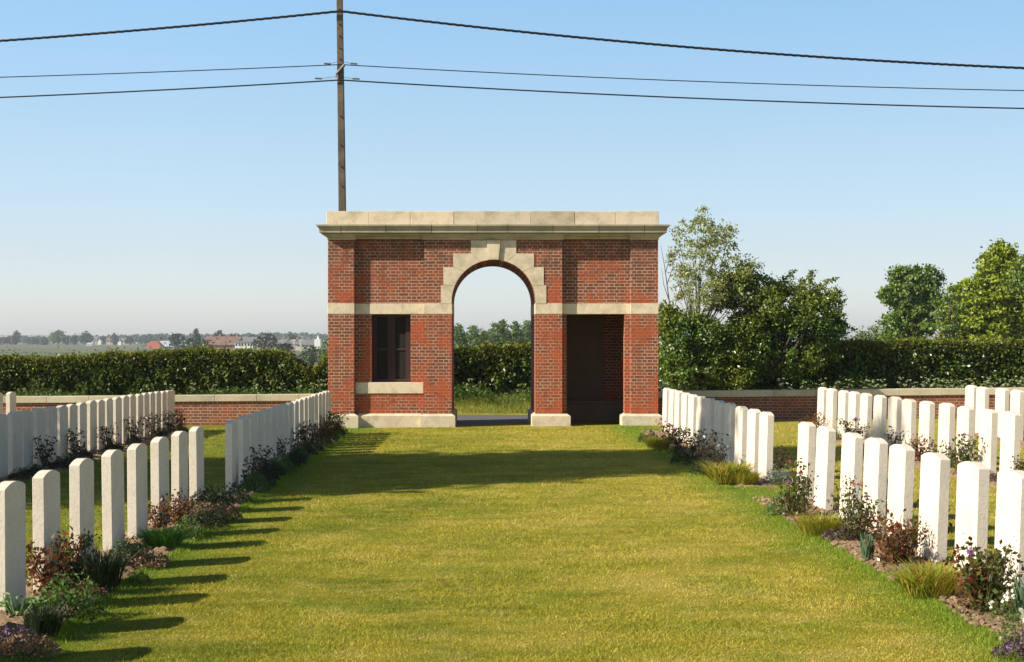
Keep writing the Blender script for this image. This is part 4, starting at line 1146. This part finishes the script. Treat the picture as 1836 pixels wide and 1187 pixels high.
def plant(kind, x, y, s, label, group):
    src = random.choice(PR[kind]); loc = (x, y, float(gz(x, y))+.015)
    if src.name in used: c = copy_thing(src, loc, random.uniform(0, 6.28), s)
    else:
        used.add(src.name); c = src; c.location = loc; c.scale = (s,)*3
    tag(c, label, KINDN[kind][0], group)
    return c
GP = 'plants in the flower beds'
PL = [  # kind, px, base py, scale, label
 ('mound_purple', 18, 1168, .85, 'low purple flowered plant in the bottom left corner'), ('mound_brown', 50, 1178, .8, 'low brownish pink plant at the bottom left edge of the lawn'), ('hosta', 30, 1112, 1.0, 'broad leafed pale green clump below the first left headstone'),
 ('tuft_dark', 78, 1150, .62, 'low dark tuft at the lawn edge below the pale broad leaves'), ('mound_green', 122, 1112, 1.15, 'fresh green small leafed bush below the red rose'), ('rose_red', 92, 1072, 1.05, 'reddish rose bush in front of the second left headstone'),
 ('rose_mixed', 132, 1052, .8, 'thin stemmed rose left of the third left headstone'), ('mound_brown', 150, 1072, .8, 'faded pinkish low plant between red rose and dark spiky tuft'), ('tuft_dark', 183, 1066, .95, 'large dark spiky tuft before the third left headstone'),
 ('mound_green', 232, 1012, .85, 'small bright green plant before the fourth left headstone'), ('mound_brown', 262, 1018, .85, 'dry pink brown foliage at the lawn edge right of the dark tuft'), ('mound_green', 250, 1048, .4, 'tiny silvery green plant on the bed edge'),
 ('tuft_green', 292, 984, .85, 'bright green strappy tuft before the fifth left headstone'), ('mound_green', 335, 968, .8, 'green leafy plant right of the bright strappy tuft'), ('rose_red', 288, 955, .75, 'thin red sprigged rose before the sixth left headstone'),
 ('rose_red', 322, 945, .75, 'red tipped rose before the seventh left headstone'), ('mound_dark', 372, 948, 1.0, 'dark rounded bush near the end of the near left bed'), ('mound_brown', 352, 930, 1.1, 'pinkish dry foliage before the eighth left headstone'),
 ('mound_brown', 395, 934, 1.0, 'brownish low plant at the far end of the near left bed'), ('mound_dark', 378, 915, 1.2, 'dark mound right of the eighth left headstone'), ('mound_dark', 418, 905, 1.0, 'dark low shrub in the gap between the two left rows'),
 # right near
 ('mound_green', 1402, 926, .85, 'grey green plant at the far end of the near right bed'), ('rose_mixed', 1420, 930, .85, 'leafy brown green rose before the farthest stone of the near right row'), ('rose_tall', 1443, 932, .85, 'tall thin rose before the farthest stone of the near right row'),
 ('tuft_gold', 1470, 962, .95, 'low golden green tuft before the second farthest stone of the near right row'), ('rose_tall', 1520, 975, .8, 'tall rose with pink buds before the sixth right headstone'), ('rose_mixed', 1548, 972, .8, 'leafy rose right of the tall pink budded one'),
 ('mound_purple', 1510, 972, .8, 'low lilac plant at the foot of the tall rose'), ('tuft_blue', 1556, 1010, 1.0, 'slim blue green spiky tuft on bare soil'), ('rose_red', 1600, 1018, .95, 'dense red brown rose bush in the middle of the right bed'), ('rose_red', 1625, 1012, .8, 'red leaved rose pushed against the fourth right headstone'),
 ('lime', 1610, 1050, 1.0, 'small lime green broad leafed plant at the bed edge'), ('mound_dark', 1635, 1050, .5, 'small dark plant beside the lime green one'), ('tuft_gold', 1668, 1072, 1.05, 'large golden green tuft before the third right headstone'), ('tuft_gold', 1690, 1062, .8, 'smaller golden tuft behind the large one'),
 ('rose_red', 1752, 1100, 1.0, 'big red leaved rose before the second right headstone'), ('rose_mixed', 1768, 1108, .95, 'olive leaved rose mingled with the big red leaved one'), ('rose_dark', 1795, 1105, .8, 'dark stemmed rose before the first right headstone'),
 ('white_flower', 1812, 1122, .9, 'white flowered plant near the lower right corner'), ('tuft_blue', 1835, 1120, 1.3, 'grey green upright tuft at the right frame edge'), ('white_flower', 1836, 1160, 1.0, 'green plant with white flowers cut by the right frame edge'), ('mound_purple', 1842, 1185, .9, 'purple plant in the lower right corner'),
 # right far row bed
 ('mound_dark', 1165, 795, 1.0, 'grey green shrub at the pavilion end of the far right bed'), ('tuft_gold', 1180, 806, 1.0, 'gold leaved plant near the pavilion end of the far right bed'), ('rose_pink', 1198, 806, 1.0, 'rose with pale pink blooms near the pavilion end of the far right bed'),
 ('rose_mixed', 1213, 816, .9, 'green rose right of the pale pink one'), ('rose_dark', 1243, 822, .85, 'dark rose before the middle stones of the far right row'), ('mound_dark', 1230, 834, 1.1, 'dark green mound in the middle of the far right bed'),
 ('rose_dark', 1270, 846, 1.15, 'tall dark stemmed rose before the grey shaded stones of the far right row'), ('mound_dark', 1265, 852, 1.0, 'low dark plant under the tall dark rose'), ('rose_dark', 1290, 850, .8, 'shorter dark rose right of the tall dark one'),
 ('tuft_gold', 1306, 868, 1.3, 'orange and green tuft near the camera end of the far right bed'), ('tuft_gold', 1338, 870, .8, 'low dry golden tuft at the camera end of the far right bed'), ('mound_grey', 1400, 868, 1.2, 'grey blue cushion plant in the gap between the two right rows'), ('rose_dark', 1395, 855, .8, 'dark sprig behind the grey blue cushion'),
]
for (k, px_, py_, s_, lb) in PL:
    x, y = onground(px_, py_); plant(k, x, y, s_, lb, GP)
# left far row bed: dark roses over a low dark mass
xb = -2.66
for i, d_ in enumerate([17.4, 18.6, 19.3, 20.9, 22.4, 23.3, 24.6, 25.5, 26.5, 27.2, 28.2]):
    kind = ['rose_dark', 'rose_dark', 'mound_green', 'rose_dark', 'rose_dark', 'rose_dark', 'rose_dark', 'rose_red', 'rose_dark', 'rose_red', 'rose_mixed'][i]
    plant(kind, xb-.02+random.uniform(-.05, .05), d_, (.82+.25*((i*7)%3)/2) if kind != 'mound_green' else 1.1, f'dark rose bush, {ORD[i]} from the camera in the bed of the far left row' if 'rose' in kind else 'low green plant near the camera end of the far left bed', GP)
for i, d_ in enumerate(np.linspace(17.3, 28.4, 19)):
    plant('mound_dark' if i % 4 else 'mound_green', xb+random.uniform(.0, .1), float(d_), random.uniform(.7, 1.0), f'low dark cushion, {ORD[i]} from the camera along the far left bed edge', GP)
for i, (px_, d_) in enumerate([(45, 20.6), (130, 22.3), (180, 24.0), (245, 25.8), (262, 27.0), (292, 28.6), (305, 29.2)]):
    plant('rose_dark', -5.9+random.uniform(-.08, .08), d_, 1.0, f'dark rose before the shaded outer left row, {ORD[i]} from the left', GP)
for i, d_ in enumerate(np.linspace(19.0, 30.0, 21)):
    plant(['mound_dark', 'mound_dark', 'mound_grey'][i % 3], -5.9+random.uniform(-.12, .12), float(d_), random.uniform(.6, .9), f'low dark plant before the outer left row, {ORD[i]} from the left', GP)
for i, d_ in enumerate([16.6, 17.6, 18.5, 19.5, 20.5, 21.4, 22.6, 23.8, 25.2, 26.5]):
    plant(['rose_dark', 'mound_purple', 'rose_mixed', 'mound_green', 'rose_red'][i % 5], 5.98+random.uniform(-.1, .05), d_, random.uniform(.8, 1.1), f'bed plant before the second right row, {ORD[i]} from the right', GP)
for i, d_ in enumerate([8.6, 9.4, 10.2, 11.0, 11.9, 12.8, 13.7, 14.6]):
    plant(['mound_green', 'rose_mixed', 'mound_purple', 'white_flower', 'rose_dark'][i % 5], 3.62+random.uniform(-.05, .08), d_+.1, random.uniform(.7, 1.0), f'plant glimpsed behind the near right headstones, {ORD[i]} from the right', GP)
for lst in PR.values():
    for o in lst:
        if o.name not in used:
            for c_ in list(o.children): bpy.data.objects.remove(c_)
            bpy.data.objects.remove(o)

# ------------------------------------------------------------------ haze
def hazebox():
    m, t, out = nt('haze_air')
    v = N(t, 'ShaderNodeVolumePrincipled', Density=.00018, Anisotropy=.2)
    v.inputs['Color'].default_value = (.86, .92, 1.0, 1)
    L(t, v.outputs[0], out.inputs['Volume'])
    M['haze'] = m
    b = MB(); b.box(-1520, 1520, -12, 2270, FAR_Z-1.2, 24); o = b.build('haze', 'haze')
    tag(o, 'thin pale summer haze over the far fields', 'haze', kind='stuff')
hazebox()

# ------------------------------------------------------------------ light, sky, camera
wd = bpy.data.worlds.new('World'); S.world = wd; wd.use_nodes = True
t = wd.node_tree; t.nodes.clear()
sky = t.nodes.new('ShaderNodeTexSky'); sky.sky_type = 'NISHITA'; sky.sun_disc = False
sky.sun_elevation = EL; sky.sun_rotation = math.atan2(-math.cos(AZ), -math.sin(AZ))
sky.air_density = 1.0; sky.dust_density = .6; sky.ozone_density = 1.6
bg = t.nodes.new('ShaderNodeBackground'); bg.inputs['Strength'].default_value = .12
ow = t.nodes.new('ShaderNodeOutputWorld'); 
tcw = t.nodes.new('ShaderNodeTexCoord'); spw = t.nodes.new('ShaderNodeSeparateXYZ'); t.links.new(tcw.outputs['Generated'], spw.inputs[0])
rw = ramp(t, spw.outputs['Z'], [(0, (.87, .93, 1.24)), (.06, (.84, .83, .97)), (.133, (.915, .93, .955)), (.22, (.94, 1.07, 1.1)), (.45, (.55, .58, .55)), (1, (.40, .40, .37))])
mrx = t.nodes.new('ShaderNodeMapRange'); t.links.new(spw.outputs['X'], mrx.inputs['Value'])
mrx.inputs['From Min'].default_value = -.2; mrx.inputs['From Max'].default_value = .33; mrx.inputs['To Min'].default_value = 1.0; mrx.inputs['To Max'].default_value = .82
cbx = t.nodes.new('ShaderNodeCombineColor')
for k_ in range(3): t.links.new(mrx.outputs[0], cbx.inputs[k_])
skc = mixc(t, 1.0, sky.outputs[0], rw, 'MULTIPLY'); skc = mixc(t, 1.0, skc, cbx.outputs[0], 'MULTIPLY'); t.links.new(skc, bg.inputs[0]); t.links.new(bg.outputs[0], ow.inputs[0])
sun = bpy.data.lights.new('sun', 'SUN'); sun.energy = 5.0; sun.angle = R(.5); sun.color = (1.0, .92, .78)
so = bpy.data.objects.new('sun', sun); C.objects.link(so); so.rotation_euler = sd.to_track_quat('-Z', 'Y').to_euler()

cam = bpy.data.cameras.new('camera'); co = bpy.data.objects.new('camera', cam); C.objects.link(co)
co.location = (0, 0, EYE); co.rotation_euler = (R(90), 0, 0)
cam.sensor_width = 36; cam.lens = FPX/1836*36
cam.shift_x = (918-VX)/1836; cam.shift_y = -(593.5-VY)/1836
cam.clip_start = .1; cam.clip_end = 9000
S.camera = co
S.view_settings.view_transform = 'Standard'; S.view_settings.look = 'None'
S.view_settings.exposure = .62; S.view_settings.gamma = 1
S.cycles.volume_bounces = 0; S.cycles.max_bounces = 8; S.cycles.transparent_max_bounces = 8
